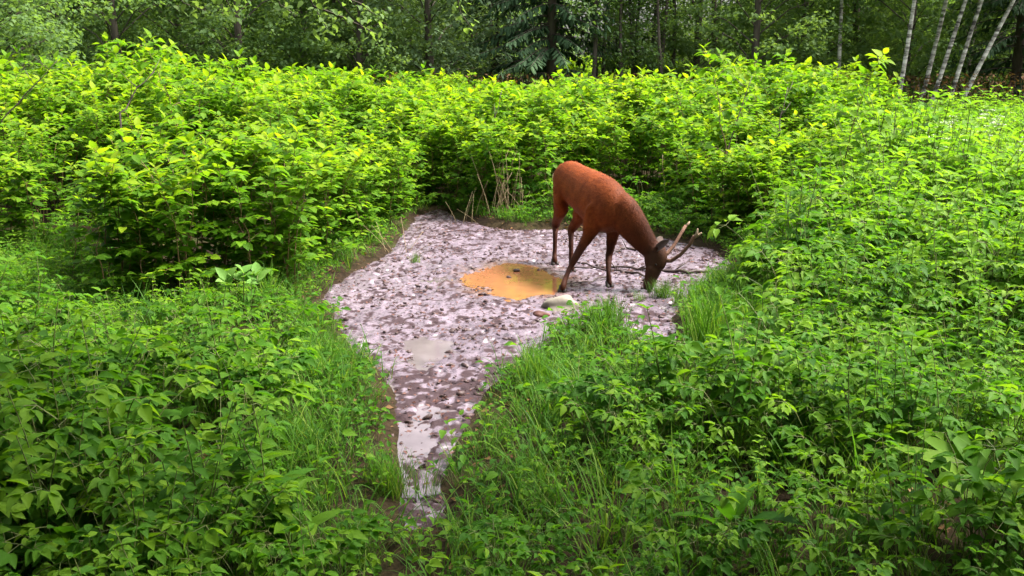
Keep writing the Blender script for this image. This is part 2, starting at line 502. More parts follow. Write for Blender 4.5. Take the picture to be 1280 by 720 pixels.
# the wallow: trampled silt
st = 0.0135
mx0, my0 = MUD.min(0) - 0.3; mx1, my1 = MUD.max(0) + 0.3
ax, ay = np.arange(mx0, mx1, st), np.arange(my0, my1, st)
XX, YY = np.meshgrid(ax, ay)
S = mud_sd(XX, YY)
lump = fbm(XX * 9, YY * 8, 21, 4); fine = fbm(XX * 26, YY * 24, 31, 3)
trod = vnoise(XX * 4.2, YY * 4.2, 41)
mud_h = 0.012 + 0.034 * (np.abs(lump - 0.5) * 2) ** 1.1 * (0.3 + 1.0 * trod) + 0.011 * (fine - 0.5)
wet = np.zeros_like(XX)
for P_, dep in [(PUDDLE, 1.0), (POOLS[0], 0.8), (POOLS[1], 0.7), (POOLS[2], 0.78)]:
    d = edge_dist(P_, XX, YY); s2 = np.where(inside(P_, XX, YY), d, -d)
    s2 = s2 + 0.26 * (fbm(XX * 4.5, YY * 4.5, 77, 3) - 0.52)
    wet = np.maximum(wet, dep * np.clip((s2 + 0.06) / 0.2, 0, 1))
mud_h = mud_h - 0.040 * wet
rp = np.random.default_rng(12)                       # hoof prints
for q_ in range(420):
    k_ = rp.integers(0, XX.size); cy0, cx0 = divmod(k_, XX.shape[1])
    w_ = 9; ys_, xs_ = slice(max(cy0 - w_, 0), cy0 + w_), slice(max(cx0 - w_, 0), cx0 + w_)
    an_ = rp.uniform(0, 3.14); dx_, dy_ = XX[ys_, xs_] - XX[cy0, cx0], YY[ys_, xs_] - YY[cy0, cx0]
    u_ = dx_ * math.cos(an_) + dy_ * math.sin(an_); v_ = -dx_ * math.sin(an_) + dy_ * math.cos(an_)
    q2 = (u_ / 0.05) ** 2 + (v_ / 0.03) ** 2
    mud_h[ys_, xs_] += -0.030 * np.exp(-q2 ** 1.5) + 0.006 * np.exp(-(np.sqrt(q2) - 1.5) ** 2 / 0.15)
mud_h = np.where(S < 0.10, mud_h - (0.10 - S) * 0.20, mud_h)
ys = pix(np.stack([XX.ravel(), YY.ravel(), 0 * XX.ravel()], 1))[1].reshape(XX.shape)
near = 1.5 * np.clip(1 - np.abs(ys - 492) / 50, 0, 1) + 0.6 * np.clip((300 - ys) / 30, 0, 1) + 1.25 * np.clip((ys - 505) / 35, 0, 1)
peat = np.clip((fbm(XX * 15, YY * 12, 51, 4) - 0.55 + 0.15 * near + 0.22 * (fbm(XX * 1.9, YY * 1.5, 52, 3) - 0.5)) * 11.0, 0, 0.93)
peat = np.maximum(peat, np.clip((0.10 - S) * 6, 0, 0.8) * (fbm(XX * 9, YY * 9, 61, 3) > 0.42))
keep = S > -0.16
idx = -np.ones(XX.shape, int); idx[keep] = np.arange(keep.sum())
a, b, c, d = idx[:-1, :-1], idx[:-1, 1:], idx[1:, 1:], idx[1:, :-1]
ok = (a >= 0) & (b >= 0) & (c >= 0) & (d >= 0)
mb = MB(); mb.add(np.stack([XX[keep], YY[keep], mud_h[keep]], 1), [np.stack([a[ok], b[ok], c[ok], d[ok]], 1)], tint=peat[keep])
mud_me = mb.mesh('mud', [M['mud']], attr='peat')
pd_ = edge_dist(PUDDLE, XX, YY); pd_ = np.where(inside(PUDDLE, XX, YY), 0, pd_)
rust = np.clip(1 - pd_ / 0.30, 0, 1) * np.clip((fbm(XX * 5, YY * 5, 88, 3) - 0.30) * 3, 0, 1) * 0.8
ra = mud_me.attributes.new('rust', 'FLOAT', 'POINT'); ra.data.foreach_set('value', rust[keep].astype(np.float32))
obj('mud', mud_me, kind='structure')

def mud_z(x, y):
    ix = np.clip(np.round((np.asarray(x) - mx0) / st).astype(int), 0, len(ax) - 1)
    iy = np.clip(np.round((np.asarray(y) - my0) / st).astype(int), 0, len(ay) - 1)
    return mud_h[iy, ix]

def water_sheet(name, poly, z, mat, grow=0.10):
    c = poly.mean(0)
    n = 64
    pts = []
    seg = np.linalg.norm(np.roll(poly, -1, 0) - poly, axis=1); cum = np.concatenate([[0], np.cumsum(seg)])
    for t in np.linspace(0, cum[-1], n, endpoint=False):
        k = np.searchsorted(cum, t, side='right') - 1
        p = poly[k] + (poly[(k + 1) % len(poly)] - poly[k]) * (t - cum[k]) / seg[k]
        dv = p - c
        pts.append(p + dv / np.linalg.norm(dv) * grow)
    v = np.concatenate([np.c_[np.array(pts), np.full(n, z)], [[c[0], c[1], z]]])
    k = np.arange(n)
    mb = MB(); mb.add(v, [np.stack([k, (k + 1) % n, np.full(n, n)], 1)])
    return obj(name, mb.mesh(name, [M[mat]]), kind='structure')
water_sheet('muddy_puddle', PUDDLE, 0.0075, 'orange_water', 0.14)
cx_, cy_ = np.arange(mx0, mx1, 0.05), np.arange(my0, my1, 0.05)
WX, WY = np.meshgrid(cx_, cy_)
wk = mud_sd(WX, WY) > -0.06
idx = -np.ones(WX.shape, int); idx[wk] = np.arange(wk.sum())
a, b, c, d = idx[:-1, :-1], idx[:-1, 1:], idx[1:, 1:], idx[1:, :-1]
ok = (a >= 0) & (b >= 0) & (c >= 0) & (d >= 0)
mb = MB(); mb.add(np.stack([WX[wk], WY[wk], np.full(wk.sum(), 0.003)], 1), [np.stack([a[ok], b[ok], c[ok], d[ok]], 1)])
obj('silty_water', mb.mesh('silty_water', [M['silt_water']]), kind='structure')

# ------------------------------------------------------------------ plants: meshes
def dirs(az, el): return np.stack([np.cos(az) * np.cos(el), np.sin(az) * np.cos(el), np.sin(el)], -1)

def make_cane(seed, H=1.8, low=0.3, leaf=0.132):
    r = np.random.default_rng(seed)
    stem, fol = MB(), MB()
    lean_az = r.uniform(0, 6.28); lean = r.uniform(0.15, 0.55)
    t = np.linspace(0, 1, 10)
    pts = np.stack([np.cos(lean_az) * lean * t ** 2.2, np.sin(lean_az) * lean * t ** 2.2, H * t * (1 - 0.10 * t * t)], 1)
    pts[1:-1, :2] += r.normal(0, 0.014, (8, 2))
    stem.tube(pts, np.linspace(0.0085, 0.0025, 10), 5)
    P, D, N, L, T = [], [], [], [], []
    nb = r.integers(11, 15)
    az = r.uniform(0, 6.28)
    for k in range(nb):
        tt = low + (0.97 - low) * (k + r.uniform(0.1, 0.9)) / nb
        p0 = np.array([np.interp(tt, t, pts[:, c]) for c in range(3)])
        az += 2.4 + r.normal(0, 0.3)
        ln = r.uniform(0.28, 0.52) * (1.05 - 0.62 * (tt - low) / (1 - low))
        el = R(r.uniform(10, 48))
        u = np.linspace(0, 1, 5)
        d0 = dirs(az, el)
        bp = p0 + u[:, None] * ln * d0 - np.array([0, 0, 1]) * (0.24 * ln * u ** 2)[:, None]
        stem.tube(bp, np.linspace(0.0038, 0.0014, 5), 3, caps=False)
        n = int(ln / 0.048) + 2
        for q_ in range(n):
            w = (q_ + 0.6) / n
            p = np.array([np.interp(w, u, bp[:, c]) for c in range(3)])
            side = 1 if q_ % 2 else -1
            la = az + side * R(r.uniform(40, 72)) * (1 - 0.6 * (w > 0.93))
            P.append(p + dirs(la, 0.1) * 0.012); D.append(dirs(la, R(r.normal(2, 14))))
            N.append(np.array([r.normal(0, 0.26), r.normal(0, 0.26), 1.0]))
            L.append(leaf * r.uniform(0.72, 1.15) * (1.0 - 0.28 * w))
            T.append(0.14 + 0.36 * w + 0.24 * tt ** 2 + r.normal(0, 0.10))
    for q_ in range(9):                       # the leafy tip
        tt = 0.80 + 0.2 * (q_ + 1) / 9
        p = np.array([np.interp(tt, t, pts[:, c]) for c in range(3)])
        az += 2.5
        P.append(p); D.append(dirs(az, R(r.uniform(5, 45) + 25 * (q_ > 6)))); N.append(np.array([r.normal(0, .2), r.normal(0, .2), 1.0]))
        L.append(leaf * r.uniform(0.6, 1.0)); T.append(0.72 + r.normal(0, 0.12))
    L = np.array(L)
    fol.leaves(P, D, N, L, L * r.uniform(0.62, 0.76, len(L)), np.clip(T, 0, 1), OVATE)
    return stem, fol

def mesh_pair(name, seed, low, H=1.8, leaf=0.132):
    s, f = make_cane(seed, H, low, leaf)
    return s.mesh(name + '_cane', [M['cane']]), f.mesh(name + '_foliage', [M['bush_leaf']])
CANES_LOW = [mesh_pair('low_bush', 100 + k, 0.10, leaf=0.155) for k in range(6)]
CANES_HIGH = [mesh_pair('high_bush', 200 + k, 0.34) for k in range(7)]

def make_clump_mesh(seed, n=6, low=0.34):
    """a whole far bush in one mesh"""
    r = np.random.default_rng(seed)
    out = MB()
    for k in range(n):
        s, f = make_cane(seed * 31 + k, 1.8, low, 0.140)
        a = r.uniform(0, 6.28); rr = 0.42 * math.sqrt(r.uniform(0.02, 1)); sc = r.uniform(0.82, 1.08)
        off = np.array([math.cos(a) * rr, math.sin(a) * rr, 0])
        for src, mat in ((s, 0), (f, 1)):
            V = np.concatenate(src.V) * sc + off; T = np.concatenate(src.T)
            base = out.n
            out.V.append(V); out.T.append(T)
            for p, _ in src.P: out.P.append((p + base, mat))
            out.n += len(V)
    return out.mesh('far_bush', [M['cane'], M['bush_leaf']])
FAR_BUSH = [make_clump_mesh(300 + k) for k in range(4)]

def herb_elder(seed, mat='herb_leaf'):
    """ground elder: several long stalked leaves of three times three leaflets"""
    r = np.random.default_rng(seed); mb = MB()
    P, D, N, L, T = [], [], [], [], []
    for k in range(r.integers(5, 9)):
        az = r.uniform(0, 6.28); h = r.uniform(0.20, 0.46); reach = r.uniform(0.06, 0.24)
        u = np.linspace(0, 1, 5)
        bp = np.stack([np.cos(az) * reach * u ** 1.5, np.sin(az) * reach * u ** 1.5, h * (1 - (1 - u) ** 1.4)], 1)
        bp[:, :2] += r.normal(0, 0.02, 2)
        mb.tube(bp, np.linspace(0.0032, 0.0018, 5), 3, mat=1, caps=False)
        tint = 0.3 + 0.5 * r.random()
        tilt = r.normal(0, 0.22, 2)
        s = r.uniform(0.75, 1.15)
        for da, off in ((0, 0.062), (1.25, 0.042), (-1.25, 0.042)):
            c = bp[-1] + dirs(az + da, 0.08) * off * s
            mb.tube([bp[-1], c], [0.0016, 0.0012], 3, mat=1, caps=False)
            for db in (0, 0.95, -0.95):
                P.append(c); D.append(dirs(az + da + db, R(r.normal(-6, 12)))); N.append(np.array([tilt[0] + r.normal(0, .15), tilt[1] + r.normal(0, .15), 1]))
                L.append((0.072 if db == 0 else 0.054) * s * r.uniform(0.85, 1.15)); T.append(tint + r.normal(0, 0.08) + 0.5 * (r.random() < 0.04))
    L = np.array(L)
    mb.leaves(P, D, N, L, L * 0.58, np.clip(T, 0, 1), LANCE)
    return mb.mesh('ground_elder', [M[mat], M['stem']])

def herb_nettle(seed, mat='herb_leaf'):
    """upright herb with crossed pairs of drooping pointed leaves"""
    r = np.random.default_rng(seed); mb = MB()
    P, D, N, L, T = [], [], [], [], []
    for s in range(r.integers(2, 4)):
        az = r.uniform(0, 6.28); h = r.uniform(0.45, 0.7)
        b0 = r.normal(0, 0.05, 2)
        u = np.linspace(0, 1, 5)
        bp = np.stack([b0[0] + np.cos(az) * 0.10 * u ** 2, b0[1] + np.sin(az) * 0.10 * u ** 2, h * u], 1)
        mb.tube(bp, np.linspace(0.0038, 0.0018, 5), 3, mat=1, caps=False)
        n = r.integers(6, 9)
        for k in range(n):
            w = 0.25 + 0.75 * (k + 1) / n
            p = np.array([np.interp(w, u, bp[:, c]) for c in range(3)])
            for q_ in range(2):
                la = az + k * 1.57 + q_ * 3.14 + r.normal(0, 0.2)
                P.append(p); D.append(dirs(la, R(r.uniform(-12, 22) + 25 * (k == n - 1)))); N.append(np.array([r.normal(0, .2), r.normal(0, .2), 1.0]))
                L.append(r.uniform(0.065, 0.105) * (1.1 - 0.45 * w)); T.append(0.25 + 0.45 * w + r.normal(0, 0.1))
    L = np.array(L)
    mb.leaves(P, D, N, L, L * 0.5, np.clip(T, 0, 1), LANCE)
    return mb.mesh('nettle_herb', [M[mat], M['stem']])

def herb_low(seed):
    r = np.random.default_rng(seed); mb = MB()
    n = 22
    a = r.uniform(0, 6.28, n); rr = 0.16 * np.sqrt(r.random(n)); z = r.uniform(0.03, 0.15, n)
    P = np.stack([np.cos(a) * rr, np.sin(a) * rr, z], 1)
    for p in P: mb.tube([[p[0] * .6, p[1] * .6, -0.01], p], [0.0015, 0.001], 3, mat=1, caps=False)
    L = r.uniform(0.03, 0.065, n)
    mb.leaves(P, dirs(r.uniform(0, 6.28, n), r.normal(0.1, 0.3, n)), np.c_[r.normal(0, .35, (n, 2)), np.ones(n)], L, L * 0.62, np.clip(r.normal(0.45, 0.2, n), 0, 1), LANCE)
    return mb.mesh('low_herb', [M['herb_leaf'], M['stem']])

def grass_tuft(seed, n=26, lmin=0.22, lmax=0.5, spread=0.08, upright=0.5, wid=0.0075):
    r = np.random.default_rng(seed); mb = MB()
    k = 6
    for b in range(n):
        az = r.uniform(0, 6.28); L = r.uniform(lmin, lmax); a0 = r.uniform(0, 6.28); r0 = spread * math.sqrt(r.random())
        el = R(90 - 28 * (1 - upright) - r.uniform(0, 14)); bend = r.uniform(0.3, 2.0) * (1.25 - upright)
        p = np.array([math.cos(a0) * r0, math.sin(a0) * r0, -0.01])
        pts = [p.copy()]
        for s in range(k):
            e = el - bend * ((s + 0.5) / k) ** 1.6
            p = p + dirs(az, e) * (L / k); pts.append(p.copy())
        pts = np.array(pts)
        side = np.array([-math.sin(az), math.cos(az), 0])
        w = wid * r.uniform(0.6, 1.2) * np.array([0.7, 1, 1, 0.9, 0.75, 0.5, 0.05])
        v = np.concatenate([pts - side * w[:, None] / 2, pts + side * w[:, None] / 2])
        i_ = np.arange(k)
        tt = r.random() * 0.65 if r.random() > 0.10 else 1.0
        mb.add(v, [np.stack([i_, i_ + k + 1, i_ + k + 2, i_ + 1], 1)], tint=tt)
    return mb.mesh('grass_tuft', [M['grass']])

def herb_dock(seed):
    r = np.random.default_rng(seed); mb = MB()
    n = 9; a = r.uniform(0, 6.28, n); L = r.uniform(0.16, 0.28, n); el = r.uniform(0.35, 1.1, n)
    base = np.stack([np.cos(a) * .05, np.sin(a) * .05, r.uniform(.06, .22, n)], 1)
    for p in base: mb.tube([[0, 0, -.01], p], [.004, .003], 4, mat=1, caps=False)
    mb.leaves(base, dirs(a, el), np.c_[-np.cos(a) * .3, -np.sin(a) * .3, np.ones(n)], L, L * r.uniform(.30, .42, n), np.clip(r.normal(.5, .2, n), 0, 1),
              leaf_tpl((0.12, 0.35, 0.6, 0.82), (0.32, 0.5, 0.46, 0.28), 0.55, 0.16))
    return mb.mesh('dock_herb', [M['herb_leaf'], M['stem']])
DOCK = [herb_dock(455 + k) for k in range(3)]
ELDER = [herb_elder(400 + k) for k in range(9)]
NETTLE = [herb_nettle(420 + k) for k in range(6)]
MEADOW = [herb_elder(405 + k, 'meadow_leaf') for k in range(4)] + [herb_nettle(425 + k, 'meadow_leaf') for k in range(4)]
LOWH = [herb_low(440 + k) for k in range(4)]
GRASS = [grass_tuft(460 + k) for k in range(6)]
SHORT = [grass_tuft(480 + k, 24, 0.09, 0.22, 0.09, 0.45, 0.006) for k in range(4)]
TALLG = [grass_tuft(500 + k, 40, 0.35, 0.75, 0.12, 0.86, 0.0075) for k in range(3)]

# ------------------------------------------------------------------ scattering (for what nobody could count)
def scatter(name, meshes, pts, rotz, scale, which, tilt=0.15, seed=0):
    n = len(pts)
    if n == 0: return None
    r = np.random.default_rng(seed)
    col = bpy.data.collections.new(name + '_kinds')
    for k, me in enumerate(meshes):
        o = bpy.data.objects.new('%s_kind_%02d' % (name, k), me)
        col.objects.link(o)
    me = bpy.data.meshes.new(name)
    me.vertices.add(n); me.vertices.foreach_set('co', np.asarray(pts, np.float32).ravel())
    rot = np.stack([r.normal(0, tilt, n), r.normal(0, tilt, n), rotz], 1)
    a = me.attributes.new('rot', 'FLOAT_VECTOR', 'POINT'); a.data.foreach_set('vector', rot.astype(np.float32).ravel())
    a = me.attributes.new('scl', 'FLOAT', 'POINT'); a.data.foreach_set('value', np.asarray(scale, np.float32))
    a = me.attributes.new('which', 'INT', 'POINT'); a.data.foreach_set('value', np.asarray(which, np.int32))
    o = obj(name, me, kind='stuff')
    ng = bpy.data.node_groups.new(name, 'GeometryNodeTree')
    ng.interface.new_socket('Geometry', in_out='INPUT', socket_type='NodeSocketGeometry')
    ng.interface.new_socket('Geometry', in_out='OUTPUT', socket_type='NodeSocketGeometry')
    N, L = ng.nodes, ng.links
    gi, go = N.new('NodeGroupInput'), N.new('NodeGroupOutput')
    ci = N.new('GeometryNodeCollectionInfo'); ci.inputs['Collection'].default_value = col
    ci.inputs['Separate Children'].default_value = True; ci.inputs['Reset Children'].default_value = True
    ip = N.new('GeometryNodeInstanceOnPoints'); ip.inputs['Pick Instance'].default_value = True
    def na(t, nm):
        x = N.new('GeometryNodeInputNamedAttribute'); x.data_type = t; x.inputs['Name'].default_value = nm
        return x.outputs['Attribute']
    L.new(gi.outputs[0], ip.inputs['Points']); L.new(ci.outputs[0], ip.inputs['Instance'])
    L.new(na('INT', 'which'), ip.inputs['Instance Index'])
    L.new(na('FLOAT_VECTOR', 'rot'), ip.inputs['Rotation']); L.new(na('FLOAT', 'scl'), ip.inputs['Scale'])
    L.new(ip.outputs[0], go.inputs[0])
    md = o.modifiers.new('scatter', 'NODES'); md.node_group = ng
    return o

def jitter(x0, x1, y0, y1, s, seed):
    r = np.random.default_rng(seed)
    gx_, gy_ = np.meshgrid(np.arange(x0, x1, s), np.arange(y0, y1, s))
    x = gx_.ravel() + r.uniform(-.5, .5, gx_.size) * s; y = gy_.ravel() + r.uniform(-.5, .5, gx_.size) * s
    return x, y, r

def in_view(x, y, margin=1.0):
    return np.abs(x) < 0.535 * y + margin

# thicket outline on the ground
TFRONT_PX = [(-120, 318), (0, 318), (70, 335), (135, 392), (200, 394), (270, 388), (340, 370), (400, 345), (450, 318), (482, 296),
             (500, 274), (545, 254), (590, 270), (640, 276), (690, 267), (760, 268), (828, 262), (872, 292), (905, 310), (955, 314),
             (1005, 294), (1055, 262), (1105, 225)]
TF = G(TFRONT_PX)
THICKET = np.concatenate([TF, [[atz(1118, 17, 0)[0], 17], [atz(1112, 26, 0)[0], 26], [-20, 26], [-20, TF[0, 1]]]])

def bush_height(x, y):
    px = pix(np.stack([x, y, 0 * x], 1))[0]
    crest = np.interp(px, [0, 150, 300, 420, 500, 600, 720, 800, 880, 950, 1060, 1120], [2.30, 2.34, 2.26, 2.16, 1.98, 1.80, 1.78, 1.90, 2.05, 2.18, 2.26, 2.0])
    fr = np.interp(px, [60, 140, 240, 350, 440, 500, 560, 820, 880, 960], [0.55, 0.42, 0.70, 0.66, 0.44, 0.62, 0.78, 0.82, 0.50, 0.55])
    dep = np.interp(px, [300, 420, 500, 820, 880, 960], [3.6, 3.2, 1.6, 1.2, 1.8, 2.0])
    d = edge_dist(TF, x, y, closed=False)
    mound = 1 + 0.34 * (vnoise(x * 0.62 + 3.1, y * 0.62, 97) - 0.58) * np.clip(d / 1.5, 0.5, 1)
    return crest * (fr + (1 - fr) * np.clip(d / dep, 0, 1)) * mound, d, px

# ------------------------------------------------------------------ herbs, grass, litter
GRASS_R = [(590, 500), (620, 458), (690, 432), (755, 392), (830, 362), (905, 350), (950, 380), (975, 440), (940, 500), (860, 530), (700, 545), (600, 585), (560, 610), (565, 560)]
GRASS_L = [(395, 380), (425, 430), (478, 468), (494, 520), (500, 660), (430, 740), (320, 700), (330, 600), (370, 520), (378, 430)]
BARE = [(305, 432, 34, 22), (240, 610, 55, 60), (1185, 655, 80, 40), (640, 515, 45, 14), (905, 455, 50, 16)]

x, y, r = jitter(-22, 24, 2.3, 30, 0.15, 1)
pxx, pyy = pix(np.stack([x, y, 0 * x], 1))
ms = mud_sd(x, y)
th = inside(THICKET, x, y)
td = edge_dist(TF, x, y, closed=False)
grz = inside(GRASS_R, pxx, pyy) | inside(GRASS_L, pxx, pyy)
bare = np.zeros(x.shape)
for bx, by, ba, bb in BARE:
    bare = np.maximum(bare, np.clip(1.5 - np.hypot((pxx - bx) / ba, (pyy - by) / bb), 0, 1))
patch = fbm(x * 0.9, y * 0.9, 71, 3)
prob = np.where(grz, 0.09, 0.95) * (1 - np.clip(bare * 1.6, 0, 1)) * np.where(y > 13, 0.75, 1)
prob = np.where(th, np.where(td < 0.5, 0.35, 0.05), prob)
prob *= np.clip(0.45 + 1.6 * (patch - 0.3), 0.25, 1)
ditch = (np.abs(pxx - 526) < 44) & (pyy > 560) & (pyy < 860)
prob = np.where(ditch, prob * 0.10, prob)
prob = np.where((pyy > 470) & (ms > -0.28), 0.0, prob)
keepm = (ms < -0.10) & in_view(x, y) & (r.random(len(x)) < prob)
X_, Y_ = x[keepm], y[keepm]
px_k, py_k = pxx[keepm], pyy[keepm]
right = np.clip((px_k - 900) / 200, 0, 1)
hs = 0.95 + right * np.clip((Y_ - 5) / 7, 0, 1) * 0.75 + 1.0 * (patch[keepm] - 0.45) + 0.7 * right * (vnoise(X_ * 0.8, Y_ * 0.8, 83) - 0.5)
hs *= np.where(Y_ < 3.4, 0.8, 1.0)
edge = np.clip((-ms[keepm] - 0.1) / 0.6, 0.4, 1)
hs = hs * edge * np.where(grz[keepm], 0.75, 1) * r.uniform(0.75, 1.25, len(X_))
wh = np.where(r.random(len(X_)) < np.clip(0.12 + 0.3 * right + 0.5 * (vnoise(X_ * 0.7, Y_ * 0.7, 81) - 0.4), 0.05, 0.6), 9 + r.integers(0, 6, len(X_)), r.integers(0, 9, len(X_)))
td_k = td[keepm]
hs = np.where((px_k < 500) & (td_k < 1.3) & (Y_ > 6), hs * (0.45 + 0.4 * td_k / 1.3), hs)
pos = np.stack([X_, Y_, ground_z(X_, Y_) - 0.01], 1); rz_ = r.uniform(0, 6.28, len(X_))
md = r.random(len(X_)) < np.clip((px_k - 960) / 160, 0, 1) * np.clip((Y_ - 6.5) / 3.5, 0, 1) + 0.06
wh = np.where(r.random(len(X_)) < 0.045, 15 + r.integers(0, 3, len(X_)), wh)
scatter('leafy_ground_cover', ELDER + NETTLE + DOCK, pos[~md], rz_[~md], hs[~md], wh[~md], 0.14, 1)
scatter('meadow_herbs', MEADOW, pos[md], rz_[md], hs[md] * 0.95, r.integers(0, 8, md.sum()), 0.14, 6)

x, y, r = jitter(-8, 9, 2.4, 15.5, 0.13, 2)
pxx, pyy = pix(np.stack([x, y, 0 * x], 1)); ms = mud_sd(x, y); th = inside(THICKET, x, y)
grz = inside(GRASS_R, pxx, pyy) | inside(GRASS_L, pxx, pyy)
bare = np.zeros(x.shape)
for bx, by, ba, bb in BARE: bare = np.maximum(bare, np.clip(1.4 - np.hypot((pxx - bx) / ba, (pyy - by) / bb), 0, 1))
tdl = edge_dist(TF, x, y, closed=False)
k = (ms < -0.05) & in_view(x, y, 0.5) & (~th | (tdl < 0.7)) & (r.random(len(x)) < np.where(grz, 0.55, 0.30) * (1 - 0.85 * np.clip(bare, 0, 1)))
scatter('low_ground_herbs', LOWH, np.stack([x[k], y[k], ground_z(x[k], y[k])], 1), r.uniform(0, 6.28, k.sum()), r.uniform(0.6, 1.3, k.sum()), r.integers(0, 4, k.sum()), 0.1, 2)

x, y, r = jitter(-8, 9, 2.6, 15.5, 0.10, 3)
pxx, pyy = pix(np.stack([x, y, 0 * x], 1)); ms = mud_sd(x, y); th = inside(THICKET, x, y)
gl, grr = inside(GRASS_L, pxx, pyy), inside(GRASS_R, pxx, pyy)
bare = np.zeros(x.shape)
for bx, by, ba, bb in BARE: bare = np.maximum(bare, np.clip(1.4 - np.hypot((pxx - bx) / ba, (pyy - by) / bb), 0, 1))
gp = fbm(x * 1.6, y * 1.6, 91, 3)
pr = np.where(gl | grr, np.clip((gp - 0.26) * 3.4, 0.08, 0.95), 0.24) * (1 - 0.8 * np.clip(bare, 0, 1))
pr = np.maximum(pr, 0.30 * (ms > -0.45))
pr = np.where((pyy > 470) & (ms > -0.55), np.maximum(pr, 0.62), pr)
ditch = (np.abs(pxx - 528) < 20) & (pyy > 540)
pr = np.where(ditch, pr * 0.15, pr)
k = (ms < -0.04) & in_view(x, y, 0.5) & (~th | (edge_dist(TF, x, y, closed=False) < 0.5)) & (r.random(len(x)) < pr)
X_, Y_ = x[k], y[k]
e = np.clip((-ms[k]) / 0.45, 0.35, 1)
short = r.random(len(X_)) < np.where(grr[k] & (pyy[k] < 510), 0.70, 0.32)
wh = np.where(short, 6 + r.integers(0, 4, len(X_)), r.integers(0, 6, len(X_)))
sc_ = np.where(short, r.uniform(0.8, 1.4, len(X_)), r.uniform(0.5, 1.0, len(X_)) * e * (0.6 + 0.8 * gp[k]))
scatter('grass', GRASS + SHORT, np.stack([X_, Y_, ground_z(X_, Y_)], 1), r.uniform(0, 6.28, len(X_)), sc_, wh, 0.12, 3)

# dead leaves and bits on bare soil
x, y, r = jitter(-6, 7, 2.8, 14, 0.06, 4)
pxx, pyy = pix(np.stack([x, y, 0 * x], 1)); ms = mud_sd(x, y)
bare = np.zeros(x.shape)
for bx, by, ba, bb in BARE: bare = np.maximum(bare, np.clip(1.8 - np.hypot((pxx - bx) / ba, (pyy - by) / bb), 0, 1))
k = (ms < 0) & in_view(x, y, 0) & (r.random(len(x)) < 0.04 + 0.5 * bare + 0.25 * (ms > -0.35))
n = k.sum(); mb = MB()
L = r.uniform(0.025, 0.07, n)
mb.leaves(np.stack([x[k], y[k], ground_z(x[k], y[k]) + r.uniform(0.006, 0.03, n)], 1), dirs(r.uniform(0, 6.28, n), r.normal(0, 0.25, n)),
          np.c_[r.normal(0, 0.4, (n, 2)), np.ones(n)], L, L * r.uniform(0.25, 0.65, n), np.clip(r.normal(0.4, 0.25, n), 0, 1), RHOMB)
obj('leaf_litter', mb.mesh('leaf_litter', [M['dry_leaf']]), kind='stuff')

# ------------------------------------------------------------------ clods and scraps trodden into the mud
def lump_tpl(seed):
    r = np.random.default_rng(seed)
    v, f = [], []
    k = 6
    for zz, rr in ((-0.5, 0.75), (0.15, 1.0), (0.7, 0.55)):
        for q_ in range(k):
            a = 2 * math.pi * (q_ + 0.5 * (zz > 0)) / k
            s = r.uniform(0.65, 1.3)
            v.append((math.cos(a) * rr * s, math.sin(a) * rr * s, 0.42 * zz * r.uniform(0.6, 1.5)))
    v += [(0, 0, -0.3), (r.normal(0, .2), r.normal(0, .2), 0.42)]
    qd = [(l_ * k + q_, l_ * k + (q_ + 1) % k, (l_ + 1) * k + (q_ + 1) % k, (l_ + 1) * k + q_) for l_ in range(2) for q_ in range(k)]
    tr = [(3 * k + 1, 2 * k + q_, 2 * k + (q_ + 1) % k) for q_ in range(k)]
    return np.array(v), [np.array(qd), np.array(tr)]
LUMPS = [lump_tpl(k) for k in range(5)]
x, y, r = jitter(mx0, mx1, my0, my1, 0.05, 5)
ms = mud_sd(x, y)
_, pyy = pix(np.stack([x, y, 0 * x], 1))
cl = fbm(x * 3.2, y * 3.2, 95, 3)
pr = np.clip((cl - 0.40) * 2.4, 0.02, 0.6) + 0.30 * np.clip(1 - np.abs(pyy - 490) / 40, 0, 1)
pud = np.zeros(x.shape, bool)
for P_ in [PUDDLE] + POOLS[:2]: pud |= inside(P_, x, y) & (edge_dist(P_, x, y) > 0.1)
k = (ms > -0.03) & (r.random(len(x)) < pr * np.where(pud, 0.08, 0.62))
mb = MB(); X_, Y_ = x[k], y[k]
n = len(X_); sz = 0.006 + 0.014 * r.random(n) ** 2.5
for q_ in range(5):
    s_ = np.arange(n) % 5 == q_
    m_ = s_.sum()
    mb.leaves(np.stack([X_[s_], Y_[s_], mud_z(X_[s_], Y_[s_]) + 0.25 * sz[s_]], 1), dirs(r.uniform(0, 6.28, m_), r.normal(0, 0.3, m_)),
              np.c_[r.normal(0, .4, (m_, 2)), np.ones(m_)], sz[s_] * r.uniform(0.8, 2.6, m_), sz[s_] * r.uniform(0.7, 1.5, m_), 0.5, LUMPS[q_])
obj('mud_clods', mb.mesh('mud_clods', [M['clod']]), kind='stuff')
k2 = (ms > -0.05) & ~pud & (r.random(len(x)) < 0.24 + 0.36 * (cl > 0.50) + 0.3 * np.clip(1 - np.abs(pyy - 490) / 45, 0, 1))
n = k2.sum(); mb = MB(); L = r.uniform(0.014, 0.05, n)
mb.leaves(np.stack([x[k2], y[k2], mud_z(x[k2], y[k2]) + r.uniform(0.003, 0.015, n)], 1), dirs(r.uniform(0, 6.28, n), r.normal(0, 0.2, n)),
          np.c_[r.normal(0, 0.35, (n, 2)), np.ones(n)], L, L * r.uniform(0.2, 0.7, n), np.clip(r.normal(0.15, 0.2, n), 0, 1), RHOMB)
obj('wet_leaf_scraps', mb.mesh('wet_leaf_scraps', [M['red_bark']]), kind='stuff')

